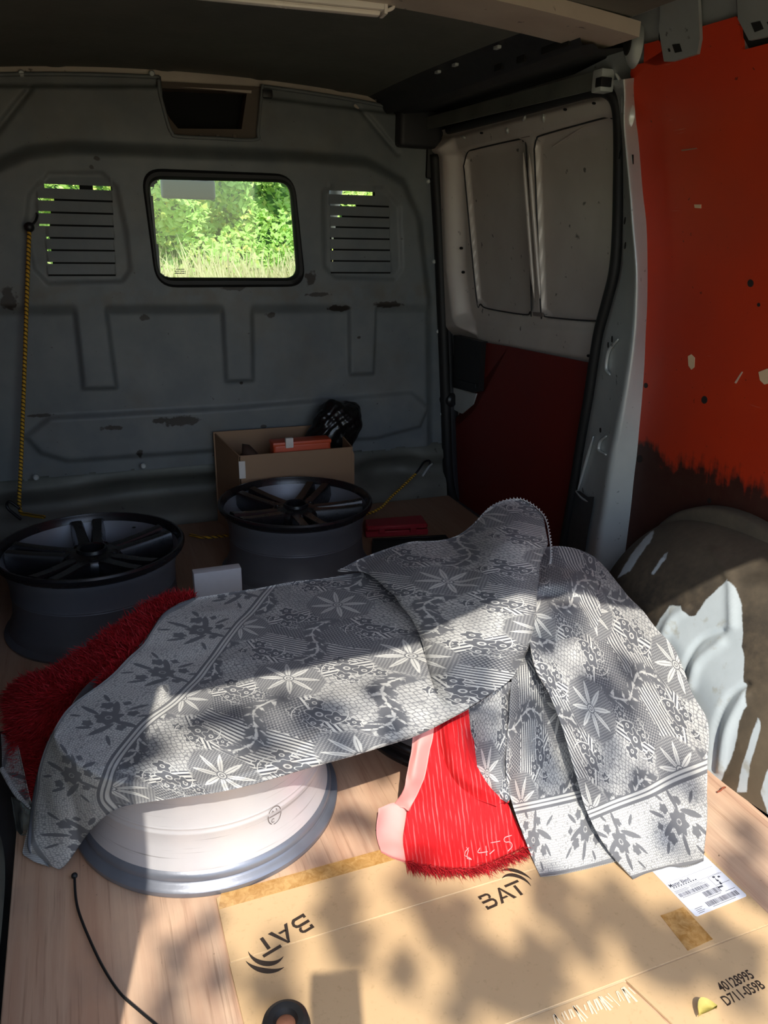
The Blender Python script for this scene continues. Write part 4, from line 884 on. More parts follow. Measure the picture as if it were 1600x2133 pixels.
tube('hook', spline([ony(42, 1060, 2.85), ony(20, 1045, 2.86), ony(16, 1058, 2.86), ony(44, 1082, 2.84)], 20), .005, MBLK, bc)
bc = empty('bungee_cord', tuple(onz(880, 990, .1))); tag(bc, 'yellow cord rising from the right black wheel to a hook by the door', 'cord')
e0 = ony(866, 987, 2.86); e1 = onz(772, 1068, .02); e2 = onz(452, 1118, .02); e3 = onz(395, 1114, .02)
tube('cord', spline([e0, e0 * .5 + e1 * .5 + np.array([0, 0, -.008]), e1, onz(640, 1090, .012), e2, e3], 90), .0055, MCORD, bc)
tube('hook', spline([ony(866, 987, 2.86), ony(874, 976, 2.87), ony(884, 962, 2.89), ony(895, 960, 2.91), ony(894, 972, 2.91)], 20), .0045, MBLK, bc); tube('hook', spline([ony(880, 992, 2.87), ony(892, 974, 2.89), ony(900, 966, 2.91)], 12), .0045, MST, bc)
# black wire with a ball end on the bare floor
ww = [onz(155, 1824, .008), onz(158, 1870, .004), onz(166, 1905, .004), onz(186, 1955, .004), onz(215, 2015, .004), onz(250, 2068, .004), onz(290, 2105, .004), onz(345, 2150, .004)]
wi_ = empty('black_wire', tuple(ww[0])); tag(wi_, 'thin black wire with a ball end curving across the bare plywood', 'wire'); tube('wire', spline(ww, 60), .0022, MRUB, wi_)
bm = bmesh.new(); bmesh.ops.create_uvsphere(bm, u_segments=16, v_segments=10, radius=.0055); bmesh.ops.translate(bm, verts=bm.verts, vec=ww[0]); bmobj('ball_end', bm, MRUB, wi_, True)
# rubber stop on the sill
p = onz(596, 2150, .0); bs = empty('rubber_stop', (p[0], p[1], 0)); tag(bs, 'round black rubber stop with a rusty centre at the bottom edge', 'rubber stop')
lathe('rubber_ring', [(.014, .018), (.018, .026), (.026, .029), (.033, .024), (.036, .012), (.037, 0)], MRUB, bs, 40, local=True); lab(lathe('rusty_bolt', [(0, .022), (.010, .021), (.014, .018)], simple('rust', (120, 78, 58), .8, bump=.4), bs, 24, local=True), 'rusty bolt head')

# ------------------------------------------------------------------ flattened carton on the floor, with its print
card = empty('cardboard_sheet', (.55, .80, 0)); tag(card, 'flattened brown carton with black printing lying on the plywood floor', 'cardboard')
def fl(x, y): p = onz(x, y, 0.004); return (float(p[0]), float(p[1]))
yA = float(np.mean([fl(485, 2022)[1], fl(800, 1906)[1], fl(1115, 1796)[1]])); yB = float(np.mean([fl(1300, 2042)[1], fl(1590, 1918)[1], fl(1112, 2126)[1]]))
tl = fl(450, 1871); tm = fl(790, 1769); bl = fl(483, 2120); ml = fl(487, 2022); xr = float(np.mean([fl(1500, 1800)[0], fl(1599, 1906)[0]])); ytop = (tl[1] + tm[1]) / 2; slit = fl(1302, 2045); slit2 = fl(1410, 2140)
xl = tl[0]
prism('panel', [(xl, yA + .0012), (xr, yA + .0012), (xr, ytop), (xl + .01, ytop + .001), tl], .0005, .0045, MCARD, card, .0008)
prism('panel', [(ml[0], yB + .0012), (xr, yB + .0012), (xr, yA - .0004), (xl - .002, yA - .0004)], .0005, .0043, MCARD, card, .0008)
prism('flap', [(bl[0] - .02, .44), (slit2[0] + .03, .44), (slit[0] - .001, yB - .002), (ml[0], yB - .001)], .0005, .0040, MCARD, card, .0008)
prism('flap', [(slit2[0] + .036, .44), (xr + .03, .44), (xr, yB - .001), (slit[0] + .002, yB - .001)], .0005, .0048, MCARD, card, .0008)
MCREASE = m_card('worn_crease', (226, 200, 160), (206, 176, 136))
prism('crease', [(xl, yA - .002), (xr, yA - .002), (xr, yA + .003), (xl, yA + .003)], .0002, .0036, MCREASE, card, 0); prism('crease', [(ml[0], yB - .003), (xr, yB - .003), (xr, yB + .003), (ml[0], yB + .003)], .0002, .0034, MCREASE, card, 0)
def m_tape():
    M = Mat('brown_tape'); co = coords(); n = noise(co, 70, 5, .7, 1.0); return M.set(mixc(ss(n, .35, .65), lin((172, 126, 66)), lin((206, 164, 104))), .3, 0.0, n, bstr=.1)
MTAPE = m_tape()
ta = fl(452, 1899); lab(prism('tape', [(tl[0], ytop - .030), (xr * .6, ytop - .030), (xr * .6, ytop + .0015), (tl[0] + .01, ytop + .0015)], .0046, .0051, MTAPE, card, 0), 'brown tape along the far edge')
lab(prism('tape', [fl(*p) for p in ((1376, 1908), (1391, 1903), (1407, 1897), (1424, 1890), (1485, 1957), (1433, 1981))], .0044, .0050, MTAPE, card, 0), 'short piece of brown tape')
for k in range(26):                                 # torn scraps where old tape was pulled off
    t = k / 25; a = fl(1150 + 165 * t, 2122 - 62 * t); ww_ = random.uniform(.0008, .002); hh_ = random.uniform(.006, .022)
    if k == 0: bmS = bmesh.new()
    d = random.uniform(-.006, .006); vv = [bmS.verts.new(q) for q in ((a[0] - ww_, a[1] - hh_, .0053), (a[0] + ww_, a[1] - hh_, .0053), (a[0] + ww_ + d, a[1] + hh_ * .3, .0053), (a[0] - ww_ + d, a[1] + hh_ * .3, .0053))]; bmS.faces.new(vv)
stuff(bmobj('tape_scraps', bmS, simple('torn_paper', (232, 214, 182), .7), card))
MINK = simple('black_ink', (52, 40, 30), .6, var=.1)
def plane_map(o, xv, yv, z): 
    o = np.array(o); xv = np.array(xv); yv = np.array(yv); return lambda u, v: (o[0] + xv[0] * u + yv[0] * v, o[1] + xv[1] * u + yv[1] * v, z)
def inkpoly(name, polys, mp, parent, mat=MINK, thick=.0003):
    bm = bmesh.new()
    for poly in polys:
        vv = [bm.verts.new(mp(u, v)) for u, v in poly]; bm.faces.new(vv)
    r = bmesh.ops.extrude_face_region(bm, geom=list(bm.faces)); bmesh.ops.translate(bm, verts=[g for g in r['geom'] if isinstance(g, bmesh.types.BMVert)], vec=(0, 0, thick))
    return bmobj(name, bm, mat, parent)
def ring_poly(cx, cy, r0, r1, a0, a1, ecc=0.0, n=18):
    o = [(cx + r1 * math.cos(t), cy + r1 * math.sin(t)) for t in np.linspace(a0, a1, n)]; i = []
    for k, t in enumerate(np.linspace(a1, a0, n)):
        s = math.sin(math.pi * k / (n - 1)); rr = r1 - (r1 - r0) * (.06 + .94 * s); i.append((cx + rr * math.cos(t), cy + rr * math.sin(t)))
    return o + i
def thick(pts, w):                                   # an open stroke as quads
    out = []
    for (x0, y0), (x1, y1) in zip(pts, pts[1:]):
        d = np.array([x1 - x0, y1 - y0], float); d /= np.linalg.norm(d); n_ = np.array([-d[1], d[0]]) * w / 2; e = d * w * .38
        out.append([tuple(np.array([x0, y0]) - e + n_), tuple(np.array([x1, y1]) + e + n_), tuple(np.array([x1, y1]) + e - n_), tuple(np.array([x0, y0]) - e - n_)])
    return out
LB = [[(0, .86), (.0, 1), (.62, 1), (.78, .93), (.86, .80), (.82, .66), (.70, .60), (.58, .66), (.68, .72), (.66, .84), (.56, .86), (.17, .86), (.17, .76), (.0, .76), (.0, .86)][:-1],
      [(0, .44), (.0, .60), (.70, .60), (.90, .52), (1.0, .34), (.94, .14), (.78, .0), (.0, .0), (.0, .25), (.17, .25), (.17, .16), (.70, .16), (.80, .24), (.82, .34), (.74, .43), (.62, .44)]]
LA = [[(1.12, 0), (1.34, 0), (1.72, .74), (1.72, 1.0), (1.66, 1.0)], [(1.66, 1.0), (1.80, 1.0), (2.42, 0), (2.16, 0)], [(1.50, .24), (1.42, .36), (1.84, .36), (1.92, .24)]]
LT = [[(2.20, .84), (3.36, .84), (3.36, 1), (2.20, 1)], [(2.74, 0), (2.95, 0), (2.95, .74), (2.74, .74)]]
SW = [ring_poly(2.95, .62, .72, 1.0, -.35, 2.1), ring_poly(3.0, .72, 1.0, 1.28, -.05, 1.75)]
def bat(px0, px1, hscale, zz):
    a = np.array(fl(*px0)); b = np.array(fl(*px1)); u = (b - a) / 3.2; v = np.array([-u[1], u[0]]) * hscale
    inkpoly('printed_lettering', LB + LA + LT, plane_map(a, u, v, zz), card); inkpoly('printed_swoosh', SW, plane_map(a, u, v, zz), card)
bat((1016, 1896), (1096, 1861), 1.22, .0046); bat((632, 1903), (533, 1961), 1.22, .0046)
def text(s, px0, px1, height, mat, parent, name='printed_number', zz=.005, xs=None):
    cu = bpy.data.curves.new('t', 'FONT'); cu.body = s; cu.size = 1.0; cu.resolution_u = 3; cu.offset = .018; ob = bpy.data.objects.new('t', cu); COL.objects.link(ob); bpy.context.view_layer.update()
    me = bpy.data.meshes.new_from_object(ob.evaluated_get(bpy.context.evaluated_depsgraph_get())); bpy.data.objects.remove(ob); bpy.data.curves.remove(cu)
    V = np.empty(len(me.vertices) * 3); me.vertices.foreach_get('co', V); V = V.reshape(-1, 3); Fq = [tuple(p.vertices) for p in me.polygons]; bpy.data.meshes.remove(me)
    a = np.array(px0, float); b = np.array(px1, float); u = (b - a) / (V[:, 0].max() - V[:, 0].min()); un = (b - a) / np.linalg.norm(b - a); v = np.array([-un[1], un[0]]) * height / .69
    W_ = np.stack([a[0] + u[0] * (V[:, 0] - V[:, 0].min()) + v[0] * V[:, 1], a[1] + u[1] * (V[:, 0] - V[:, 0].min()) + v[1] * V[:, 1], np.full(len(V), zz)], 1)
    return mk(name, W_, Fq, mat, parent, smooth=False)
text('40128995', fl(1505, 2068), fl(1573, 2037), .0150, MINK, card); text('D711-059B', fl(1515, 2096), fl(1596, 2058), .0150, MINK, card)
# shipping label, lying half over the carton's edge
LC = [np.array(fl(*p)) for p in ((1450, 1911), (1557, 1867), (1484, 1790))]; lo_ = LC[0]; lu = LC[1] - LC[0]; lv = LC[2] - LC[1]
wd_ = float(np.linalg.norm(lu)); uu = lu / wd_; vv_ = np.array([-uu[1], uu[0]]); H_ = .112
MLAB = simple('label_paper', (226, 230, 240), .5, var=.03); MGREY = simple('label_ink', (64, 66, 78), .6, var=.1)
labl = prism('shipping_label', [tuple(lo_ + uu * a + vv_ * b) for a, b in ((.003, 0), (wd_ - .003, 0), (wd_, .003), (wd_, H_), (0, H_), (0, .003))], .0049, .0053, MLAB, card, 0); lab(labl, 'white shipping label with barcodes')
def barcode(u0, u1, v0, v1, n):
    polys = []; u = u0
    while u < u1:
        w = random.choice((.0007, .0007, .0012, .0018)); polys.append([(u, v0), (u + w, v0), (u + w, v1), (u, v1)]); u += w + random.choice((.0006, .0009, .0012))
    inkpoly('barcode', polys, plane_map(lo_, UL, VL, .0054), labl, MGREY, .0001)
k_ = wd_ / .148
def R_(u0, v0, u1, v1): return [(u0, v0), (u1, v0), (u1, v1), (u0, v1)]
UL, VL = uu * k_, vv_ * .55
barcode(.046, .136, .014, .032, 0); barcode(.060, .106, .046, .066, 0); barcode(.006, .090, .076, .090, 0)
ln_ = [R_(.004, .108, .14, .1087), R_(.004, .138, .14, .1386), R_(.104, .070, .145, .0712), R_(.104, .070, .1048, .106), R_(.104, .1052, .145, .106)]
for r_ in range(3): ln_ += [R_(.004, .093 + r_ * .004, .040 + .004 * (r_ % 2), .0942 + r_ * .004), R_(.048, .094 + r_ * .004, .090 - .006 * (r_ % 3), .0951 + r_ * .004)]
for r_ in range(4): ln_.append(R_(.012, .006 + r_ * .0058, .028 + .005 * (r_ % 2), .0074 + r_ * .0058))
ln_ += [R_(.055, .009, .120, .0105), R_(.062, .041, .100, .0425), R_(.010, .072, .085, .0734), R_(.104, .058, .118, .064), R_(.112, .040, .14, .0415)]
for r_ in range(10): ln_.append(R_(.010 + r_ * .007, .1125, .0135 + r_ * .007, .117))
inkpoly('label_rules', ln_, plane_map(lo_, UL, VL, .0054), labl, MGREY, .0001)
pic = [[(.118 + .004 * math.cos(t), .100 + .004 * math.sin(t)) for t in np.linspace(0, 6.28, 9)[:-1]], R_(.117, .086, .119, .094), [(.119 + .003 * math.cos(t), .084 + .004 * math.sin(t)) for t in np.linspace(0, 6.28, 9)[:-1]], [(.116, .068), (.121, .066), (.122, .077), (.119, .080)], R_(.127, .092, .133, .098)]
inkpoly('label_pictogram', pic, plane_map(lo_, UL, VL, .0054), labl, MGREY, .0001)
q_ = lambda u, v: tuple(lo_ + uu * u + vv_ * v)
text('Master Blend', q_(.004, .0655), q_(.050, .0655), .0075, MGREY, labl, 'label_text', .0055)
# a curled dry leaf and a bit of dry twig
p = onz(1472, 2120, .0); lf = bmesh.new(); g = [[None] * 5 for _ in range(9)]
for i in range(9):
    t = i / 8; w = .011 * math.sin(math.pi * t) ** .7
    for j in range(5):
        s = j / 2 - 1; g[i][j] = lf.verts.new((p[0] - .018 + .036 * t, p[1] + s * w + .006 * math.sin(3 * t), .009 + .008 * s * s + .005 * math.sin(math.pi * t)))
for i in range(8):
    for j in range(4): lf.faces.new((g[i][j], g[i][j + 1], g[i + 1][j + 1], g[i + 1][j]))
ob = bmobj('leaf', lf, simple('dry_leaf', (186, 172, 92), .7, var=.3, scale=60), None, True); tag(ob, 'curled yellow-green leaf lying on the carton at the bottom edge', 'leaf')
tw = tube('twig', spline([onz(1494, 1650, .004), onz(1502, 1646, .006), onz(1506, 1641, .008), onz(1511, 1640, .005)], 14), .0018, simple('rusty_twig', (140, 70, 44), .8)); tag(tw, 'tiny rusty twig on the plywood beside the right wheel arch', 'twig')

# ------------------------------------------------------------------ patterned bedspread
def homog(src, dst):
    A = []; 
    for (x, y), (u, v) in zip(src, dst): A += [[x, y, 1, 0, 0, 0, -u * x, -u * y, -u], [0, 0, 0, x, y, 1, -v * x, -v * y, -v]]
    h = np.linalg.svd(np.array(A, float))[2][-1].reshape(3, 3)
    return lambda P: (lambda q: q[:, :2] / q[:, 2:])(np.c_[P, np.ones(len(P))] @ h.T)
HA = homog([(365, 1445), (615, 1412), (830, 1368), (505, 1300), (700, 1270), (948, 1205), (230, 1640), (475, 1640), (750, 1562)], [(0, 0), (1, 0), (2, 0), (1, -1), (2, -1), (3, -1), (-1, 1), (0, 1), (1, 1)])
HB = homog([(1232, 1475), (1415, 1605), (1408, 1385), (1235, 1690)], [(1, 0), (0, 0), (0, 1), (1, -1)])
HC = homog([(1190, 1657), (1070, 1688), (1165, 1480), (1075, 1500)], [(.4, -.4), (1.1, -1.1), (1.0, 0), (1.55, -.55)])
def tps(src, dst):                                   # smooth map through scattered anchors: where the weave's own coordinates lie on the cloth
    S_ = np.asarray(src, float) / 500; D_ = np.asarray(dst, float); n_ = len(S_)
    def U(d2): return np.where(d2 > 1e-12, d2 * np.log(np.maximum(d2, 1e-12)), 0)
    K = U(((S_[:, None] - S_[None]) ** 2).sum(-1)) + np.eye(n_) * .002; Pm = np.c_[np.ones(n_), S_]; Am = np.block([[K, Pm], [Pm.T, np.zeros((3, 3))]]); W_ = np.linalg.solve(Am, np.r_[D_, np.zeros((3, 2))])
    return lambda P: U(((np.asarray(P, float)[:, None] / 500 - S_[None]) ** 2).sum(-1)) @ W_[:n_] + np.c_[np.ones(len(P)), np.asarray(P, float) / 500] @ W_[n_:]
def uw(u, w): return ((u - w) / 2, (-w - u) / 2)      # along the hem, across the border -> lattice coordinates
def tpsfix(hom, keep, extra): 
    k = np.array(keep, float); return tps(list(map(tuple, k)) + [e[0] for e in extra], list(map(tuple, hom(k))) + [uw(*e[1]) for e in extra])
HA = tpsfix(HA, [(365, 1445), (615, 1412), (830, 1368), (505, 1300), (700, 1270), (948, 1205), (230, 1640), (475, 1640), (750, 1562), (1050, 1200), (1100, 1060), (1080, 1380), (930, 1500)],
    [((560, 1235), (3.1, .03)), ((300, 1512), (-.8, .03)), ((217, 1665), (-2.35, .03)), ((240, 1686), (-2.6, .03)), ((405, 1247), (2.6, 1)), ((346, 1277), (2.1, 1)), ((300, 1338), (1.2, 1)), ((212, 1420), (.0, 1)), ((133, 1480), (-.9, 1)), ((97, 1560), (-1.7, 1)), ((76, 1640), (-2.4, 1)), ((64, 1745), (-3.2, 1)), ((105, 1812), (-3.9, 1)), ((186, 1733), (-3.2, .45))])
HB = tpsfix(HB, [(1232, 1475), (1415, 1605), (1408, 1385), (1235, 1690), (1180, 1200), (1300, 1230), (1150, 1350)], [((1235, 1690), (2.0, .03)), ((1470, 1592), (-.45, .03)), ((1350, 1647), (.75, .03)), ((1320, 1830), (1.9, 1)), ((1466, 1795), (.4, 1)), ((1395, 1808), (1.1, 1))])
HC = tpsfix(HC, [(1165, 1480), (1075, 1500), (1120, 1350)], [((1075, 1682), (2.14, .03)), ((1190, 1657), (.8, .03)), ((1126, 1826), (1.65, 1)), ((1290, 1790), (-.2, 1)), ((1200, 1812), (.75, 1))])
def sheet(name, ctrl, hom, mat, parent, sub=10, thick=.0022, wr=.003, wf=26, seed=1, uvshift=(0, 0), clear=((.150, 1.325, .274, .252), (.775, 1.43, .274, .252))):
    R_ = len(ctrl); Cn = len(ctrl[0]); g = np.array([[(*onz(x, y, z), x, y) for x, y, z in row] for row in ctrl])
    g1 = np.stack([spline(g[r], (Cn - 1) * sub + 1) for r in range(R_)]); g2 = np.stack([spline(g1[:, c], (R_ - 1) * sub + 1) for c in range(g1.shape[1])], 1)
    P = g2[..., :3].copy(); px = g2[..., 3:]
    du = np.gradient(P, axis=1); dv = np.gradient(P, axis=0); nr = np.cross(du, dv); nr /= np.maximum(np.linalg.norm(nr, axis=-1, keepdims=True), 1e-9); nr *= np.where(nr[..., 2:].mean() < 0, -1, 1)
    wn = vnoise(P.reshape(-1, 3), wf, seed).reshape(P.shape[:2]) + .5 * vnoise(P.reshape(-1, 3), wf * 2.3, seed + 5).reshape(P.shape[:2]); P += nr * (wn * wr)[..., None]
    P[..., 2] = np.maximum(P[..., 2], .0060 + thick)
    for wx, wy, wr_, wh in clear:
        for _ in range(90):
            ins = (np.hypot(P[..., 0] - wx, P[..., 1] - wy) < wr_) & (P[..., 2] < wh)
            if not ins.any(): break
            d = EYE - P; d /= np.linalg.norm(d, axis=-1, keepdims=True); P += d * .004 * ins[..., None]
    uv = hom(px.reshape(-1, 2)) + np.array(uvshift); nr_, nc = P.shape[:2]; idx = np.arange(nr_ * nc).reshape(nr_, nc); q = np.stack([idx[:-1, :-1], idx[:-1, 1:], idx[1:, 1:], idx[1:, :-1]], -1).reshape(-1, 4)
    V = np.concatenate([P.reshape(-1, 3), (P - nr * thick).reshape(-1, 3)]); N_ = nr_ * nc; Fq = [tuple(f) for f in q] + [tuple(f[::-1] + N_) for f in q]
    b = list(idx[0]) + list(idx[1:, -1]) + list(idx[-1, :-1][::-1]) + list(idx[1:-1, 0][::-1]); Fq += [(b[i], b[(i + 1) % len(b)], b[(i + 1) % len(b)] + N_, b[i] + N_) for i in range(len(b))]
    return mk(name, V, Fq, mat, parent, uv=np.concatenate([uv, uv])), P, nr
def m_cloth():
    M = Mat('jacquard_bedspread'); uv = coords('UV'); p, q, _ = sep(uv); v = p + q; u = p - q
    cp = nfr(p + .5) - .5; cq = nfr(q + .5) - .5                     # offset from the nearest star
    r = nsqrt(cp * cp + cq * cq); th = mth('ARCTAN2', cq, cp)
    nz = noise(comb(p, q), 6.0, 3); nf = noise(comb(p, q), 22.0, 3)
    # weaves
    scales = ss(voro(comb(p * 26.0, q * 26.0), 1.0, 'DISTANCE_TO_EDGE', .45), .03, .15) * .75 + .1
    hatch_ = ss(nsin((p - q) * 120.0 + nz * 3.0), -.35, .2)
    rib_ = ss(nsin(u * 95.0) * nsin(v * 150.0), -.25, .45) * .45
    dots = ss(nsin(p * 210.0) * nsin(q * 210.0), .0, .5) * .42 + .12
    # square cells: alternate fillings
    fp = nfr(p); fq = nfr(q); chk = nfr((nfl(p) + nfl(q)) * .5) * 2.0
    diag = (fp + (nf - .5) * .2) < fq
    fillA = mth('ADD', hatch_ * diag, rib_ * (1.0 - diag)); fillB = scales * .85 + .12
    val = mixf(ss(chk, .4, .6), fillA, fillB); ombre = ss(noise(comb(p, q), 3.2, 4, .6), .40, .66); val = mixf(ombre * .55, val, dots * .8)
    # leaf spray through the middle of every other cell
    x1 = (fp - .5); y1 = (fq - .5); a = (x1 + y1) * .7071; b = (x1 - y1) * .7071
    sway = a + nsin(b * 9.0) * .07
    spray = ss(nabs(sway) + (nf - .5) * .16, .10, .075) * ss(nabs(b), .46, .40); vein = ss(nabs(sway) + (nf - .5) * .05, .012, .004) * ss(nabs(b), .40, .34)
    leafs = ss(nabs(nsin(b * 26.0 + nabs(sway) * 22.0)) * .12 + nabs(sway) * .6 + (nz - .5) * .06, .085, .07)
    spv = nmax(vein * .95, leafs * (ss(nf, .42, .56) * .85 + .05))
    val = mixf(spray, val, mixf(leafs, .10, spv)); val = nmax(val, vein * .9)
    # striped bars along the lattice, cut by the stars
    bar = nmin(nabs(cp), nabs(cq)); inbar = ss(bar, .064, .058) * ss(nabs(r - .47), .28, .25)
    barv = ss(nsin(bar * 170.0 + 1.2), -.15, .15)
    val = mixf(inbar * ss(r, .27, .30), val, barv)
    # blossom clusters at the bar midpoints
    mp = nfr(p) - .5; mq = nfr(q) - .5
    for A_, B_ in ((mp, cq), (cp, mq)):
        for ox, oy, rr in ((0.0, 0.0, .088), (.095, .075, .070), (-.09, .085, .062), (.03, -.125, .062), (.175, .14, .046), (-.16, -.07, .046), (-.05, .17, .040)):
            dx = A_ - ox; dy = B_ - oy; d = nsqrt(dx * dx + dy * dy); t = mth('ARCTAN2', dy, dx); e = d - (ncos(t * 5.0) * .2 + .9) * rr
            val = mixf(ss(e, .010, .005), val, .9); val = mixf(ss(e, .003, -.002), val, .06 if rr > .042 else .12); val = mixf(ss(d, rr * .34, rr * .27), val, .9); val = mixf(ss(d, rr * .20, rr * .14), val, .12)
        cu = nsqrt(A_ * A_ + B_ * B_); tt = mth('ARCTAN2', B_, A_); val = mixf(ss(nabs(nsin(tt * 2.0 + cu * 30.0)), .16, .08) * ss(nabs(cu - .17), .05, .03), val, .9)
    # the eight-rayed star on its round ground
    ground = ss(r + ncos(th * 8.0) * .006 + (nz - .5) * .05, .285, .265); g_ = dots * .75 + nz * .10
    val = mixf(ground, val, g_)
    ph = nfr(th * (8.0 / 6.28318)) - .5; lat = nabs(ph) * r * .785; wdt = nsin(mth('MULTIPLY', r * (1.0 / .25), 1.0, clamp=True) * 3.14159) * .021
    val = mixf(ss(lat - wdt + (nf - .5) * .010, .004, -.002) * ss(r, .245, .235), val, .93); val = mixf(ss(lat, .0035, .0015) * ss(r, .2, .18), val, .25)
    for ro, ri, c_ in ((.046, .0, .10), (.036, .0, .92), (.024, .0, .15), (.014, .0, .85)): val = mixf(ss(r, ro, ro - .005), val, c_)
    # border: cord stripes, then pale honeycomb with dark sprigs, then the hem
    w = -v; inb = v < 0.02
    hv = voro(comb(u * 26.0, v * 30.0), 1.0, 'DISTANCE_TO_EDGE', .5); honey = ss(hv, .05, .16) * .55 + .40
    bu = nfr(u * .8 + .1) - .5; bu = bu * 1.25; bw = w - .50
    dk = None
    for ox, oy, rr, lobes in ((0.0, 0.0, .165, 7.0), (.24, .15, .085, 5.0), (-.23, .16, .075, 5.0), (.16, -.21, .07, 5.0), (-.14, -.24, .06, 5.0), (.36, -.02, .05, 4.0)):
        dx = bu - ox; dy = bw - oy; d = nsqrt(dx * dx + dy * dy); t = mth('ARCTAN2', dy, dx); e = ss(d - (ncos(t * lobes) * .13 + .9) * rr + (nf - .5) * .03, .008, -.004); dk = e if dk is None else nmax(dk, e)
    for ox, oy, an, L_, W_ in ((.22, .03, .5, .22, .062), (-.27, -.05, 2.7, .25, .066), (.05, .27, 1.3, .19, .056), (-.07, -.26, -1.7, .20, .052), (.32, -.18, -.6, .16, .045), (-.34, .16, 2.2, .15, .042), (.40, .25, .8, .13, .036), (-.40, -.22, 3.8, .13, .036), (.14, -.36, -1.0, .10, .034), (-.16, .36, 2.0, .10, .034)):
        dx = bu - ox; dy = bw - oy; c_, s_ = math.cos(an), math.sin(an); la = dx * c_ + dy * s_; lb = dy * c_ - dx * s_; e = ss((la * la) * (1 / L_ ** 2) + (lb * lb) * (1 / W_ ** 2) + nabs(lb) * 4.0 + (nf - .5) * .3, .62, .5); dk = nmax(dk, e)
    ctr = nsqrt(bu * bu + bw * bw); dk = dk * (1.0 - ss(nabs(ctr - .035), .012, .006) * .7)
    bval = mixf(dk, honey, .13)
    bval = mixf(ss(nabs(w - .045), .075, .070), bval, .12)
    for s_ in (.012, .062): bval = mixf(ss(nabs(w - s_), .019, .013), bval, .9)
    bval = mixf(ss(w, .955, .965), bval, .26); bval = mixf(ss(w, 1.005, 1.015), bval, ss(nsin(u * 160.0), -.3, .3) * .4 + .45)
    val = mixf(inb, val, bval)
    thr = nsin(p * 520.0) * nsin(q * 520.0); val = val + thr * .05 + (noise(comb(p, q), 2.5, 3) - .5) * .06
    col = mixc(mth('ADD', val, 0.0, clamp=True), lin((82, 84, 91)), lin((212, 211, 206)))
    M.set(col, .86, 0.0, val + thr * .4, bstr=.35, bdist=.0016); M.p.inputs['Sheen Weight'].default_value = .12
    return M.m
MCLOTH = m_cloth()
sp_ = empty('bedspread', (.5, 1.35, 0)); tag(sp_, 'grey and white flower-patterned bedspread thrown over the wheels in the middle', 'bedspread')
cA = [[(62, 1745, .03), (76, 1640, .12), (97, 1560, .19), (133, 1480, .245), (212, 1420, .262), (300, 1338, .268), (346, 1277, .27), (405, 1247, .265), (560, 1222, .255), (660, 1207, .255), (745, 1195, .26), (840, 1190, .27)],
      None, None, None,
      [(66, 1778, .008), (125, 1810, .008), (186, 1733, .09), (246, 1684, .16), (345, 1669, .20), (490, 1643, .215), (630, 1603, .22), (755, 1567, .22), (870, 1528, .225), (960, 1484, .23), (1040, 1430, .24), (1080, 1380, .25)]]
for r_ in (1, 2, 3):
    t = r_ / 4; bulge = math.sin(math.pi * t)
    row = []
    for c_, (a, b) in enumerate(zip(cA[0], cA[4])):
        z = a[2] + (b[2] - a[2]) * t; z = max(z, .258) + .004 * bulge if 4 <= c_ <= 9 else z + (.03 if c_ > 1 else .012) * bulge
        row.append((a[0] + (b[0] - a[0]) * t, a[1] + (b[1] - a[1]) * t, z))
    cA[r_] = row
sheetA, PA, NA = sheet('main_fold', cA, HA, MCLOTH, sp_, 12, wr=.0035, wf=24)
# the raised fold on the right, its rolled edge lying over the main fold
cR_ = [[(703, 1188, .285), (768, 1197, .29), (826, 1246, .293), (874, 1318, .29), (892, 1420, .245), (885, 1523, .19)],
       [(762, 1160, .30), (800, 1205, .315), (850, 1270, .31), (895, 1340, .30), (910, 1425, .265), (915, 1508, .205)],
       [(848, 1131, .33), (870, 1200, .35), (905, 1280, .335), (930, 1350, .315), (945, 1420, .283), (962, 1483, .232)],
       [(948, 1115, .36), (960, 1190, .385), (975, 1270, .365), (990, 1340, .335), (1000, 1395, .29), (1012, 1452, .25)],
       [(1030, 1053, .41), (1030, 1140, .43), (1035, 1230, .405), (1040, 1310, .36), (1045, 1370, .31), (1062, 1417, .262)],
       [(1085, 1041, .42), (1080, 1120, .44), (1080, 1210, .42), (1078, 1290, .38), (1076, 1350, .33), (1080, 1390, .275)],
       [(1130, 1072, .40), (1122, 1140, .415), (1113, 1220, .40), (1107, 1290, .37), (1098, 1340, .33), (1092, 1370, .28)],
       [(1143, 1130, .375), (1128, 1172, .385), (1121, 1235, .375), (1114, 1300, .35), (1104, 1345, .31), (1096, 1368, .275)]]
sheet('raised_fold', cR_, HA, MCLOTH, sp_, 12, thick=.003, wr=.004, wf=20, seed=4)
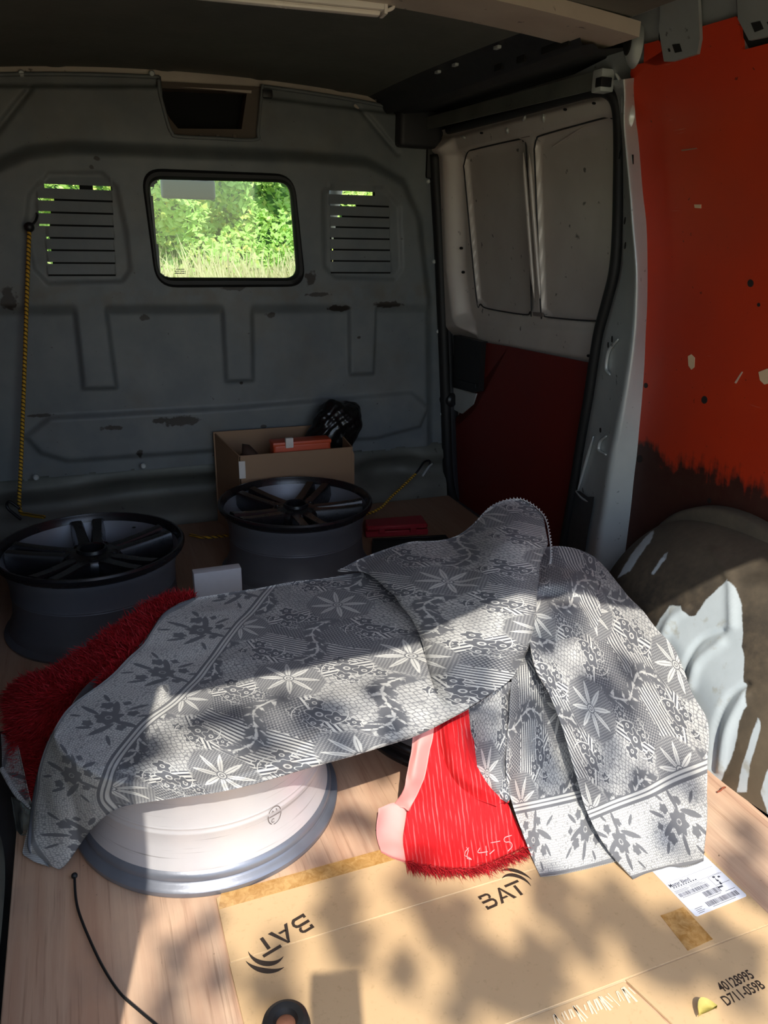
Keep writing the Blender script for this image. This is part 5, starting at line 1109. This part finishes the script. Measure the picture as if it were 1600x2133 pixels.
# right-hand drape
cB = [[(1100, 1150, .34), (1150, 1141, .34), (1200, 1146, .325), (1240, 1162, .30), (1264, 1190, .28)],
      [(1100, 1220, .35), (1170, 1200, .345), (1235, 1200, .325), (1285, 1225, .29), (1318, 1250, .255)],
      [(1100, 1300, .335), (1170, 1285, .335), (1245, 1285, .31), (1312, 1300, .27), (1373, 1312, .22)],
      [(1112, 1380, .30), (1185, 1375, .30), (1260, 1372, .285), (1335, 1368, .245), (1406, 1352, .195)],
      [(1146, 1450, .262), (1215, 1450, .265), (1290, 1450, .245), (1365, 1445, .205), (1440, 1435, .16)],
      [(1176, 1530, .20), (1240, 1530, .21), (1320, 1530, .185), (1400, 1525, .15), (1477, 1508, .115)],
      [(1198, 1610, .135), (1260, 1612, .145), (1340, 1612, .125), (1410, 1605, .095), (1473, 1585, .07)],
      [(1222, 1690, .07), (1280, 1690, .08), (1350, 1680, .07), (1415, 1670, .05), (1472, 1650, .032)],
      [(1262, 1762, .03), (1310, 1756, .035), (1370, 1748, .03), (1420, 1740, .022), (1471, 1725, .014)],
      [(1319, 1832, .007), (1350, 1818, .012), (1395, 1806, .008), (1430, 1806, .010), (1466, 1793, .008)]]
sheet('right_pleat', cB, HB, MCLOTH, sp_, 12, wr=.0045, wf=22, seed=8)
cL_ = [[(1085, 1330, .29), (1110, 1320, .30), (1150, 1320, .30)], [(1066, 1420, .245), (1100, 1415, .255), (1160, 1420, .25)], [(1060, 1500, .19), (1110, 1498, .20), (1190, 1500, .19)], [(1054, 1590, .125), (1110, 1588, .14), (1210, 1580, .125)],
       [(1062, 1655, .075), (1120, 1660, .09), (1222, 1650, .075)], [(1085, 1725, .035), (1145, 1728, .045), (1250, 1720, .03)], [(1108, 1785, .012), (1170, 1785, .02), (1275, 1765, .012)], [(1126, 1826, .007), (1190, 1818, .008), (1292, 1792, .007)]]
sheet('left_pleat', cL_, HC, MCLOTH, sp_, 12, wr=.0035, wf=24, seed=11)
cS = [[(1050, 1425, .225), (1060, 1422, .23), (1080, 1420, .235)], [(968, 1478, .185), (1015, 1468, .20), (1072, 1465, .205)], [(955, 1535, .145), (1010, 1535, .165), (1066, 1535, .165)], [(972, 1592, .11), (1020, 1592, .125), (1062, 1590, .12)], [(1012, 1642, .078), (1035, 1640, .09), (1062, 1640, .085)], [(1056, 1672, .06), (1060, 1668, .065), (1064, 1664, .065)]]
sheet('short_pleat', cS, HC, MCLOTH, sp_, 12, wr=.0025, wf=30, seed=13, uvshift=(.35, .2))
# bunched lump with its deep crease near the top of the drape
cK = [[(1098, 1198, .345), (1150, 1180, .345), (1205, 1184, .33), (1252, 1208, .31)], [(1096, 1225, .372), (1150, 1212, .388), (1205, 1214, .38), (1246, 1240, .335)], [(1098, 1250, .362), (1150, 1240, .368), (1195, 1248, .374), (1256, 1272, .325)], [(1098, 1270, .358), (1150, 1266, .372), (1200, 1272, .364), (1250, 1295, .315)], [(1098, 1300, .345), (1150, 1302, .352), (1195, 1308, .335), (1245, 1325, .29)], [(1098, 1340, .31), (1150, 1345, .31), (1190, 1350, .30), (1232, 1350, .27)]]
sheet('bunched_fold', cK, HB, MCLOTH, sp_, 10, wr=.003, wf=34, seed=15, uvshift=(.3, .45))
# fringe cord along the raised end and the hem cords
MTHR = simple('pale_thread', (190, 190, 188), .9)
def loops(name, pts, n, r, mat, parent, amp=.004):
    P = spline(pts, n * 8); V = []; 
    for i, p in enumerate(P): a = i * 2 * math.pi / 8; V.append(p + np.array([amp * math.cos(a), amp * .6 * math.sin(a), amp * math.sin(a)]))
    return tube(name, V, r, mat, parent, 5)
loops('fringe', [onz(990, 1090, .385), onz(1030, 1051, .412), onz(1085, 1039, .424), (onz(1132, 1071, .404)), onz(1146, 1120, .38), onz(1148, 1165, .35), onz(1136, 1190, .34)], 46, .0016, MTHR, sp_, .0022)
def edge_tube(name, px, r, mat): return tube(name, spline([onz(x, y, z) for x, y, z in px], 120), r, mat, sp_, 6)
MHEM = simple('grey_hem', (96, 98, 104), .9, scale=200)
edge_tube('hem', [(66, 1778, .010), (62, 1745, .042), (76, 1640, .077), (97, 1560, .102), (133, 1480, .152), (212, 1420, .203), (300, 1338, .253), (346, 1277, .273), (405, 1247, .267)], .004, MHEM)
# far corner of the spread showing at the left, with its stitched edge
cF = [[(2, 1528, .07), (16, 1535, .08), (36, 1548, .09)], [(4, 1575, .055), (24, 1600, .06), (56, 1640, .06)], [(4, 1600, .05), (30, 1645, .05), (68, 1695, .03)]]
sheet('far_corner', cF, HA, MCLOTH, sp_, 8, wr=.002, seed=17, uvshift=(.4, .1))
loops('stitched_edge', [onz(4, 1602, .052), onz(30, 1647, .052), onz(70, 1697, .032)], 26, .0022, MTHR, sp_, .003)
cF2 = [[(62, 1715, .03), (72, 1720, .035), (90, 1770, .02)], [(48, 1770, .01), (68, 1785, .012), (100, 1800, .009)], [(50, 1782, .0075), (72, 1795, .0075), (104, 1806, .0075)]]
sheet('turned_corner', cF2, HA, MCLOTH, sp_, 8, wr=.001, seed=19)
# clear polythene scrap beside it
M_ = Mat('clear_polythene'); M_.set(lin((200, 210, 205)), .12); M_.p.inputs['Transmission Weight'].default_value = .9; M_.p.inputs['IOR'].default_value = 1.15; MPOLY = M_.m
pb = [[(20, 1660, .05), (45, 1670, .06), (68, 1690, .05)], [(28, 1700, .03), (48, 1705, .05), (70, 1715, .035)], [(30, 1730, .008), (46, 1742, .01), (62, 1738, .01)]]
o_, _, _ = sheet('plastic_scrap', pb, HA, MPOLY, None, 8, wr=.003, wf=60, seed=21); tag(o_, 'scrap of clear crumpled plastic by the left wheel arch', 'plastic')

# ------------------------------------------------------------------ red fur rug
def m_fur():
    M = Mat('red_fur'); g = N.t.nodes.new('ShaderNodeNewGeometry'); r = N(g.outputs['Random Per Island']); return M.set(mixc(r, lin((150, 6, 18)), lin((196, 22, 34))), .7)
MFUR = m_fur(); MFURB = simple('red_fur_base', (140, 10, 20), .9)
def m_back():
    M = Mat('red_knit_backing'); uv = coords('UV'); u, v, _ = sep(uv); co = coords(); n = noise(co, 26, 4); st = noise(comb(u * 260.0, v * 14.0), 1.0, 3); line = ss(nsin(u * 700.0 + n * 4.0), .35, .9) * ss(st, .46, .60)
    col = mixc(n, lin((186, 3, 14)), lin((206, 10, 22))); return M.set(mixc(line * .42, col, lin((236, 140, 140))), .85, 0.0, nsin(u * 700.0), bstr=.3)
MBACK = m_back(); MPINK = simple('pink_lining', (240, 160, 152), .8, var=.08)
rug = empty('red_fur_rug', (.3, 1.5, 0)); tag(rug, 'bright red fur rug under the bedspread, pile up at left and backing up in front', 'rug')
I2 = lambda P: np.asarray(P, float) / 1000
cU = [[(18, 1440, .10), (60, 1410, .15), (110, 1395, .17), (190, 1345, .205), (270, 1290, .23), (340, 1245, .245), (400, 1242, .245)],
      [(22, 1500, .10), (70, 1470, .16), (130, 1440, .19), (215, 1390, .215), (290, 1340, .24), (350, 1290, .25), (405, 1255, .25)],
      [(40, 1580, .06), (90, 1560, .085), (150, 1500, .14), (235, 1440, .19), (310, 1370, .235), (365, 1310, .245), (420, 1270, .245)],
      [(68, 1665, .03), (95, 1640, .06), (160, 1560, .10), (260, 1480, .16), (330, 1420, .21), (390, 1350, .235), (440, 1290, .24)]]
furb, PF, NF = sheet('hide', cU, I2, MFURB, rug, 10, thick=.004, wr=.004, wf=18, seed=23, clear=((.150, 1.325, .262, .240),))
def hairs(name, P, Nn, L, mat, parent, seed, bias=(0, 0, 0), wid=.0011, spread=.5):
    r = np.random.default_rng(seed); n = len(P); d = Nn + r.normal(0, spread, (n, 3)) + np.array(bias); d /= np.linalg.norm(d, axis=1)[:, None]; L = L * r.uniform(.5, 1.2, n)[:, None]
    s = np.cross(d, r.normal(size=(n, 3))); s /= np.linalg.norm(s, axis=1)[:, None]; s *= wid; k = r.normal(0, .3, (n, 3)) * L; k[:, 2] -= .35 * L[:, 0]
    m1 = P + d * L * .55 + k * .2; t = P + d * L + k * .6; t[:, 2] = np.maximum(t[:, 2], .005); m1[:, 2] = np.maximum(m1[:, 2], .005)
    V = np.stack([P - s, P + s, m1 + s * .8, t, m1 - s * .8], 1).reshape(-1, 3); Fq = [(5 * i, 5 * i + 1, 5 * i + 2, 5 * i + 4) for i in range(n)] + [(5 * i + 4, 5 * i + 2, 5 * i + 3) for i in range(n)]
    return stuff(mk(name, V, Fq, mat, parent))
ii = RNG.integers(0, PF.shape[0] - 1, 40000); jj = RNG.integers(0, PF.shape[1] - 1, 40000); a_ = RNG.uniform(0, 1, (40000, 1)); b_ = RNG.uniform(0, 1, (40000, 1))
PP = PF[ii, jj] * (1 - a_) * (1 - b_) + PF[ii + 1, jj] * a_ * (1 - b_) + PF[ii, jj + 1] * (1 - a_) * b_ + PF[ii + 1, jj + 1] * a_ * b_
clump = np.stack([vnoise(PP, 55, 31), vnoise(PP, 55, 32), vnoise(PP, 55, 33) * .3], 1) * .35
cc = (PP - EYE) @ R3; hx = CX + F * cc[:, 0] / cc[:, 2]; hy = CY + F * cc[:, 1] / cc[:, 2]
vis = sdpoly(np.stack([hx, hy], 1), [(62, 1780), (62, 1745), (76, 1640), (97, 1560), (133, 1480), (212, 1420), (300, 1338), (346, 1277), (405, 1247), (420, 1200), (200, 1100), (-100, 1300), (-100, 1780)]) < 8
PP, ii, jj, clump = PP[vis], ii[vis], jj[vis], clump[vis]
hairs('pile', PP, NF[ii, jj] + clump, .026, MFUR, rug, 5, (-.35, -.15, -.1))
def uvpx(P): P = np.asarray(P, float); return np.stack([(P[:, 0] - .12 * (P[:, 1] - 1650)) / 1000, P[:, 1] / 1000], 1)
cD = [[(868, 1500, .205), (900, 1490, .21), (935, 1478, .21), (975, 1462, .21)], [(862, 1560, .155), (905, 1548, .165), (945, 1540, .165), (985, 1535, .16)], [(852, 1620, .10), (905, 1620, .105), (960, 1620, .10), (1020, 1610, .095)], [(848, 1690, .045), (910, 1690, .045), (975, 1690, .045), (1055, 1668, .05)],
      [(840, 1750, .012), (910, 1755, .012), (985, 1755, .014), (1082, 1725, .02)], [(846, 1796, .0075), (910, 1808, .008), (990, 1808, .008), (1098, 1762, .010)]]
o_, PD, ND = sheet('backing', cD, uvpx, MBACK, rug, 10, thick=.004, wr=.002, wf=30, seed=25)
cO = [[(905, 1500, .195), (935, 1494, .20), (968, 1484, .195)], [(914, 1540, .17), (938, 1536, .19), (968, 1530, .175)], [(924, 1590, .125), (948, 1585, .145), (985, 1585, .125)], [(945, 1630, .092), (972, 1622, .112), (1025, 1628, .085)], [(985, 1660, .066), (1012, 1650, .082), (1058, 1664, .06)], [(1035, 1680, .05), (1045, 1672, .055), (1060, 1672, .052)]]
sheet('backing_fold', cO, uvpx, MBACK, rug, 10, thick=.004, wr=.0015, wf=40, seed=27)
cP = [[(862, 1512, .205), (885, 1502, .21), (908, 1496, .21)], [(856, 1560, .17), (874, 1556, .18), (898, 1552, .165)], [(848, 1610, .13), (864, 1612, .135), (884, 1618, .11)], [(840, 1645, .095), (855, 1648, .09), (868, 1655, .075)], [(815, 1685, .03), (838, 1682, .045), (852, 1690, .05)]]
lab(sheet('lining', cP, uvpx, MPINK, rug, 8, thick=.001, wr=.002, wf=60, seed=29)[0], 'pale pink lining turned back')
cP2 = [[(788, 1684, .034), (820, 1672, .05), (853, 1678, .044)], [(784, 1735, .012), (815, 1735, .013), (856, 1740, .009)], [(794, 1775, .0075), (820, 1788, .0072), (858, 1800, .0070)]]
lab(sheet('lining', cP2, uvpx, MPINK, rug, 8, thick=.001, wr=.002, wf=60, seed=30)[0], 'pale pink lining hanging over the carton edge')
ed = spline([onz(*p) for p in ((846, 1797, .009), (880, 1804, .009), (930, 1810, .009), (990, 1808, .009), (1050, 1788, .010), (1098, 1763, .011), (1100, 1735, .018))], 1300)
hairs('fringe', ed + RNG.normal(0, .0015, ed.shape), np.tile(np.array([.12, -1.0, .12]), (len(ed), 1)), .024, MFUR, rug, 8, (0, 0, 0), .0007, .35)
# chalk figures scribbled on the backing
MCHK = simple('chalk', (238, 170, 170), .9)
def chalk(px): tube('chalk_stroke', spline([onz(x, y, z + .0035) for x, y, z in px], 12), .0009, MCHK, rug, 5)
zc = .0085
for s_ in ([(963, 1764, zc), (978, 1764, zc), (966, 1780, zc), (984, 1790, zc), (972, 1787, zc), (976, 1770, zc), (968, 1764, zc)], [(1000, 1766, zc), (996, 1776, zc), (1016, 1774, zc)], [(1012, 1762, zc), (1014, 1782, zc)], [(1020, 1779, zc), (1030, 1770, zc)], [(1022, 1756, zc), (1042, 1752, zc)], [(1066, 1740, .012), (1051, 1745, .011), (1052, 1754, zc), (1063, 1754, zc), (1067, 1763, zc), (1058, 1773, zc)]): chalk(s_)

# ------------------------------------------------------------------ the person taking the picture, standing behind the tail; only the shadow of phone and hands falls in the frame
Rr, Uu, Ff = (Vector(R3[:, 0]), Vector(-R3[:, 1]), Vector(R3[:, 2]))
pc_ = Vector((.046, -.012, 1.130)) - Uu * .08 - Ff * .006
ph = empty('smartphone', pc_); tag(ph, 'dark smartphone held up behind the van tail', 'phone')
mr_ = Matrix((Rr, Uu, -Ff)).transposed().to_4x4()
def onphone(o): o.matrix_local = mr_; return o
onphone(box('phone_body', (-.039, -.08, -.000), (.039, .08, .008), MBLK, ph, .004, local=True, seg=3)); onphone(box('screen', (-.036, -.076, .008), (.036, .076, .0086), simple('phone_screen', (30, 32, 38), .1), ph, .0, local=True))
J = {}; Ed = []; Rd = []
def jt(n_, p, r, to=None):
    J[n_] = len(Rd); Rd.append((tuple(p), r))
    if to is not None: Ed.append((J[to], J[n_]))
jt('pelvis', (.04, -.62, .34), .135); jt('waist', (.04, -.62, .52), .125, 'pelvis'); jt('chest', (.04, -.60, .72), .14, 'waist'); jt('collar', (.04, -.58, .86), .09, 'chest'); jt('neck', (.04, -.56, .94), .052, 'collar'); jt('jaw', (.04, -.53, 1.0), .068, 'neck'); jt('skull', (.04, -.53, 1.09), .085, 'jaw'); jt('crown', (.04, -.55, 1.16), .06, 'skull')
for s_, nm in ((-1, 'l'), (1, 'r')):
    hp_ = pc_ + Rr * (s_ * .056) - Uu * .055 - Ff * .02
    jt('sh' + nm, (.04 + s_ * .19, -.58, .84), .062, 'collar'); jt('el' + nm, (.05 + s_ * .24, -.36, .72), .042, 'sh' + nm); w_ = hp_ + Vector((s_ * .012, -.09, -.05)); jt('wr' + nm, w_, .027, 'el' + nm); jt('pa' + nm, hp_ + Vector((s_ * .006, -.03, -.015)), .024, 'wr' + nm)
    for k in range(4):
        b0_ = hp_ + Uu * (.024 * (1.4 - k) * .8) + Ff * .006; jt('k%d' % k + nm, b0_, .0095, 'pa' + nm); jt('m%d' % k + nm, b0_ + Ff * .022 - Rr * s_ * .006, .0085, 'k%d' % k + nm); jt('t%d' % k + nm, b0_ + Ff * .026 - Rr * s_ * (.020 - .003 * abs(k - 1)), .0075, 'm%d' % k + nm)
    jt('th' + nm, hp_ - Ff * .012 + Uu * .03 - Rr * s_ * .006, .0105, 'pa' + nm); jt('tt' + nm, hp_ - Ff * .004 + Uu * .055 - Rr * s_ * .020, .009, 'th' + nm)
    jt('hi' + nm, (.04 + s_ * .09, -.62, .28), .095, 'pelvis'); jt('kn' + nm, (.04 + s_ * .11, -.60, -.08), .062, 'hi' + nm); jt('an' + nm, (.04 + s_ * .12, -.63, -.46), .042, 'kn' + nm); jt('to' + nm, (.04 + s_ * .13, -.48, -.515), .036, 'an' + nm)
me = bpy.data.meshes.new('person'); me.from_pydata([p for p, r in Rd], Ed, []); me.update(); pe = bpy.data.objects.new('person', me); COL.objects.link(pe)
m1 = pe.modifiers.new('skin', 'SKIN'); m1.use_smooth_shade = True
for v, (p, r) in zip(me.skin_vertices[0].data, Rd): v.radius = (r, r)
me.skin_vertices[0].data[0].use_root = True
m2 = pe.modifiers.new('sub', 'SUBSURF'); m2.levels = 1; m2.render_levels = 1
M = Mat('clothes_and_skin'); co = coords(); x, y, z = sep(co); col = mixc((z > .9), lin((70, 78, 96)), lin((206, 160, 134))); col = mixc((y > -.30) * (z > .6), col, lin((206, 160, 134))); col = mixc((z < .36), col, lin((48, 56, 76))); pe.data.materials.append(M.set(col, .8))
tag(pe, 'person in grey shirt and jeans standing behind the van holding up a phone', 'person')
bm = bmesh.new(); bmesh.ops.create_uvsphere(bm, u_segments=24, v_segments=16, radius=.098)
bmesh.ops.delete(bm, geom=[v for v in bm.verts if v.co.z < -.01 and v.co.y > -.03], context='VERTS'); bmesh.ops.translate(bm, verts=bm.verts, vec=(.04, -.56, 1.105)); bmobj('hair', bm, simple('brown_hair', (60, 44, 34), .8), pe, True)
for s_ in (-1, 1):
    bm = bmesh.new(); bmesh.ops.create_uvsphere(bm, u_segments=12, v_segments=8, radius=.011); bmesh.ops.translate(bm, verts=bm.verts, vec=(.04 + s_ * .03, -.455, 1.075)); bmobj('eye', bm, MWHT, pe, True)
bm = bmesh.new(); bmesh.ops.create_cone(bm, segments=10, radius1=.016, radius2=.006, depth=.04, cap_ends=True); bmesh.ops.translate(bm, verts=bm.verts, vec=(.04, -.448, 1.045)); bmobj('nose', bm, M.m, pe, True)
